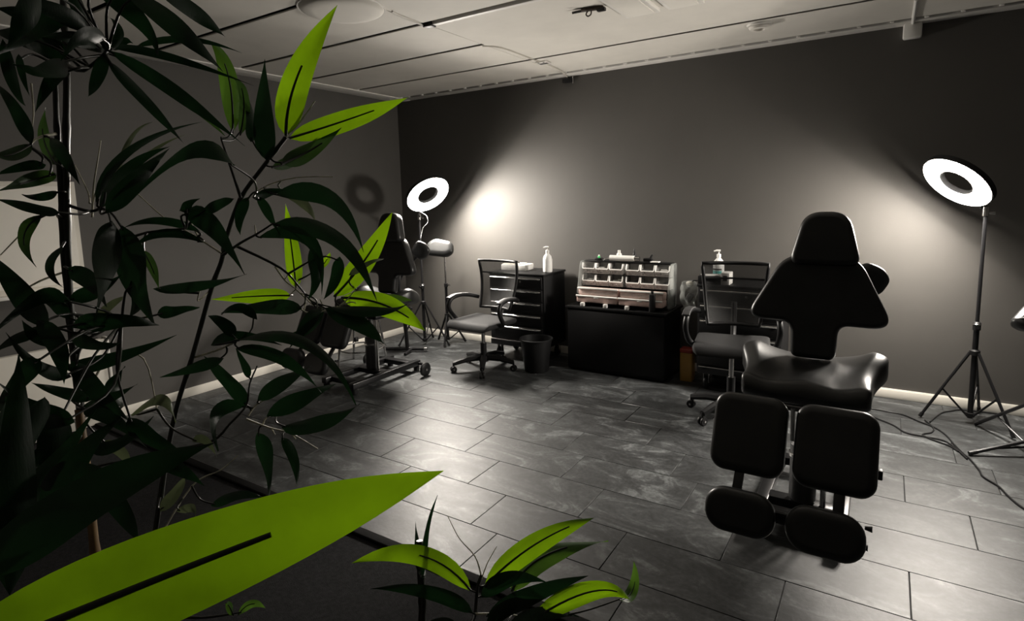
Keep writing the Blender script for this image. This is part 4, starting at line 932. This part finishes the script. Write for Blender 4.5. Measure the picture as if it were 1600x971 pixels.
TWIGS_TALL = [
 (0.0022,[(-0.733,0.463,1.509),(-0.739,0.457,1.547),(-0.744,0.451,1.581),(-0.740,0.447,1.589)]),
 (0.0016,[(-0.752,0.440,1.436),(-0.766,0.411,1.463),(-0.776,0.384,1.485),(-0.794,0.355,1.526)]),
 (0.0022,[(-0.751,0.440,1.432),(-0.725,0.452,1.449),(-0.700,0.461,1.461),(-0.678,0.470,1.474)]),
 (0.0018,[(-0.798,0.412,1.291),(-0.741,0.422,1.309),(-0.701,0.421,1.326)]),
 (0.0014,[(-0.780,0.438,1.385),(-0.755,0.405,1.376),(-0.714,0.386,1.395)]),
 (0.0012,[(-0.715,0.476,1.517),(-0.707,0.499,1.529),(-0.689,0.528,1.536),(-0.662,0.561,1.536)]),
 (0.0016,[(-0.686,0.506,1.589),(-0.679,0.526,1.611),(-0.672,0.547,1.640)]),
 (0.0018,[(-0.796,0.551,1.403),(-0.782,0.556,1.382),(-0.767,0.564,1.367),(-0.743,0.576,1.341)]),
 (0.0016,[(-0.746,0.550,1.345),(-0.741,0.567,1.331),(-0.714,0.602,1.339),(-0.704,0.628,1.362)]),
 (0.0022,[(-0.753,0.464,1.443),(-0.723,0.510,1.408),(-0.721,0.539,1.374),(-0.724,0.564,1.343)]),
 (0.0022,[(-0.822,0.377,1.164),(-0.782,0.419,1.171),(-0.772,0.443,1.191),(-0.765,0.465,1.212),(-0.773,0.478,1.239),(-0.776,0.494,1.261)]),
 (0.0016,[(-0.777,0.470,1.187),(-0.757,0.492,1.170),(-0.737,0.515,1.156),(-0.710,0.540,1.128)]),
 (0.0014,[(-0.774,0.472,1.192),(-0.770,0.483,1.205),(-0.759,0.498,1.214)]),
 (0.0013,[(-0.782,0.556,1.382),(-0.777,0.562,1.393)]),
 (0.0013,[(-0.767,0.564,1.367),(-0.765,0.568,1.381)]),
 (0.0013,[(-0.760,0.567,1.361),(-0.750,0.573,1.357)]),
 (0.0013,[(-0.767,0.564,1.367),(-0.775,0.557,1.358)]),
 (0.0013,[(-0.753,0.570,1.349),(-0.754,0.567,1.335)]),
 (0.0013,[(-0.722,0.577,1.342),(-0.727,0.576,1.352)]),
 (0.0013,[(-0.717,0.591,1.336),(-0.707,0.597,1.332)]),
 (0.0013,[(-0.709,0.597,1.340),(-0.694,0.608,1.345),(-0.688,0.612,1.343)]),
 (0.0013,[(-0.765,0.488,1.174),(-0.761,0.492,1.184),(-0.748,0.501,1.189)]),
 (0.0013,[(-0.749,0.508,1.160),(-0.740,0.515,1.166),(-0.726,0.525,1.169)]),
 (0.0013,[(-0.762,0.500,1.164),(-0.757,0.502,1.155)]),
 (0.0013,[(-0.746,0.521,1.152),(-0.739,0.524,1.144)]),
 (0.0013,[(-0.776,0.341,1.519),(-0.774,0.344,1.528)]),
 (0.0013,[(-0.774,0.304,1.504),(-0.771,0.308,1.519),(-0.767,0.312,1.526)]),
 (0.0013,[(-0.719,0.393,1.462),(-0.726,0.391,1.476),(-0.729,0.390,1.484)]),
 (0.0013,[(-0.704,0.462,1.459),(-0.706,0.463,1.473)]),
 (0.0012,[(-0.828,0.354,1.037),(-0.803,0.397,1.109),(-0.783,0.429,1.124),(-0.775,0.452,1.139)]),
 (0.0024,[(-0.779,0.271,1.389),(-0.765,0.303,1.430),(-0.750,0.334,1.466),(-0.712,0.375,1.473)]),
 (0.0022,[(-0.776,0.279,1.505),(-0.757,0.294,1.497),(-0.749,0.304,1.503),(-0.750,0.309,1.518)]),
 (0.0014,[(-0.773,0.302,1.490),(-0.777,0.309,1.527),(-0.779,0.316,1.553),(-0.781,0.323,1.579)]),
 (0.0012,[(-0.765,0.298,1.506),(-0.779,0.303,1.519),(-0.805,0.303,1.551)]),
 (0.0030,[(-0.761,0.288,1.657),(-0.725,0.291,1.646),(-0.688,0.300,1.662)]),
 (0.0018,[(-0.777,0.278,1.583),(-0.768,0.259,1.577),(-0.752,0.244,1.566)]),
 (0.0014,[(-0.785,0.273,1.429),(-0.786,0.248,1.421),(-0.783,0.223,1.408)]),
 (0.0012,[(-0.803,0.270,1.639),(-0.799,0.267,1.604),(-0.802,0.262,1.580)]),
 (0.0014,[(-0.792,0.278,1.487),(-0.808,0.269,1.497),(-0.848,0.236,1.450)]),
 (0.0020,[(-0.773,0.266,1.331),(-0.741,0.280,1.361),(-0.706,0.292,1.373)]),
 (0.0016,[(-0.787,0.271,1.266),(-0.783,0.306,1.320),(-0.769,0.338,1.313),(-0.773,0.349,1.243)]),
]
STEMS_LOW = [
 (0.0032,[(-0.512,0.644,0.809),(-0.512,0.659,0.854),(-0.515,0.671,0.889),(-0.514,0.681,0.906)]),
 (0.0075,[(-0.615,0.654,0.757),(-0.625,0.662,0.830),(-0.634,0.670,0.892),(-0.639,0.676,0.927)]),
]
TWIGS_LOW = [
 (0.0013,[(-0.514,0.681,0.904),(-0.530,0.687,0.929),(-0.558,0.684,0.952),(-0.582,0.686,0.982)]),
 (0.0012,[(-0.514,0.681,0.899),(-0.515,0.700,0.915),(-0.512,0.723,0.932)]),
 (0.0018,[(-0.509,0.654,0.858),(-0.461,0.668,0.868),(-0.420,0.677,0.870)]),
]

# ================================================================== BAMBOO PLANTS
LM = {'L': 'leaf_backlit', 'G': 'leaf_green', 'M': 'leaf_mid', 'D': 'leaf_unlit', 'P': 'leaf_pale'}  # same foliage throughout; lime and dark kinds carry painted backlight and shade
def bamboo(label, leaves, stems, twigs, canes, pot_xy, seed):
    rnd = random.Random(seed)
    t = thing('bamboo_plant', label, 'plant', (pot_xy[0], pot_xy[1], 0)); O = Vector((pot_xy[0], pot_xy[1], 0))
    MB().lathe([(0, .0), (.11, .0), (.118, .01), (.15, .27), (.165, .275), (.165, .3), (.145, .3), (.14, .27), (0, .265)], 32).obj('pot', 'pot_clay', t)
    stuff(MB().lathe([(0, .262), (.14, .262), (.142, .272), (.0, .28)], 24).obj('soil', 'soil', t))
    anchors = []
    for i, (r, pts) in enumerate(stems+canes):
        P = [Vector(p)-O for p in pts]
        if P[-1].z < 1.1 and P[-1].z < P[0].z or P[0].z < 1.1 and P[0].z < P[-1].z:
            if P[0].z < P[-1].z: P = P[::-1]
            e = P[-1]; a = 2.1*i
            foot = Vector((.05*cos(a), .05*sin(a), .27))
            P += [e*.6+foot*.4+Vector((0, 0, 0)), foot]
        sp = smooth(P, 5); anchors += sp
        k = len(sp); rr = [r*(.75+.25*j/(k-1)) for j in range(k)]
        for j in range(3, k, 7): rr[j] *= 1.22
        iscane = i >= len(stems)
        MB().tube(sp, rr, 9).obj('cane' if iscane else 'stem', 'cane_skin' if iscane else 'stem_skin', t, sharp=80)
    for r, pts in twigs:
        P = smooth([Vector(p)-O for p in pts], 4); anchors += P
        MB().tube(P, [r*(1-.5*j/(len(P)-1)) for j in range(len(P))], 6).obj('twig', 'twig_skin' if r < .00185 else 'stem_skin', t, sharp=80)
    for (k, mid, bx, by, bz, mx, my, mz, tx, ty, tz, W, lx, ly, lz) in leaves:
        B, M, T = Vector((bx, by, bz))-O, Vector((mx, my, mz))-O, Vector((tx, ty, tz))-O
        W = min(W, .34*((M-B).length+(T-M).length))
        Cc = M*2-(B+T)*.5; lat0 = Vector((lx, ly, lz)).normalized()
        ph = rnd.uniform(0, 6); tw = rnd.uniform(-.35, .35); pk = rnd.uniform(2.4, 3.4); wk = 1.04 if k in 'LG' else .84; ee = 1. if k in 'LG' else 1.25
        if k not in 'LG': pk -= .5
        fold = rnd.uniform(.04, .16)
        NS = 14 if W < .045 else 20
        m = bmesh.new(); rows = []; cl = []
        for i in range(NS+1):
            s = i/NS; p = B*(1-s)**2+Cc*2*s*(1-s)+T*s*s
            tg = ((Cc-B)*(1-s)+(T-Cc)*s).normalized()
            la = (lat0-tg*lat0.dot(tg)).normalized(); no = la.cross(tg)
            ang = tw*(s-.4); la2 = la*cos(ang)+no*sin(ang); no2 = la2.cross(tg)
            hw = W*.5*wk*max(.01, (1-math.exp(-s/.11))*max(0, 1-s**pk)**ee)
            cl.append((p, no2))
            r_ = []
            for c in (-1, -.55, 0, .55, 1):
                wob = .05*W*sin(9*s+ph+c*2)*abs(c)
                r_.append(m.verts.new(p+la2*hw*c+no2*(abs(c)*hw*fold*2+wob)))
            rows.append(r_)
        for i in range(NS):
            for j in range(4): m.faces.new((rows[i][j], rows[i][j+1], rows[i+1][j+1], rows[i+1][j]))
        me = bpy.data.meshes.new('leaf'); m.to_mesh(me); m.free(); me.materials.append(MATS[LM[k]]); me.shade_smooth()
        lf = link('leaf', me, t)
        if k in 'LGM':
            e = mid or .7
            pp = [cl[i][0] for i in range(NS+1) if i/NS <= e]
            n = len(pp); MB().tube(pp, [max(.0009, W*.055)*(1-.45*j/(n-1)) for j in range(n)], 6).obj('midrib', 'stem_skin', lf, sharp=80)
        near = min(anchors, key=lambda q: (q-B).length); dd = (near-B).length
        if .004 < dd < .16:
            v = (M-B).normalized()
            MB().tube(smooth([near, near*.4+B*.6-v*dd*.12, B+v*.006], 4), [.0016, .0016, .0015, .0014, .0013, .0012, .0012, .0011, .001], 6).obj('petiole', 'stem_skin', t, sharp=80)
    return t
bamboo('tall artificial bamboo plant filling the left side of the photo', LEAVES_TALL, STEMS_TALL, TWIGS_TALL, CANE_TALL, (-.62, .40), 3)
bamboo('low bamboo shoot with lime leaves at the bottom centre', LEAVES_LOW, STEMS_LOW, TWIGS_LOW, [], (-.5, .72), 5)
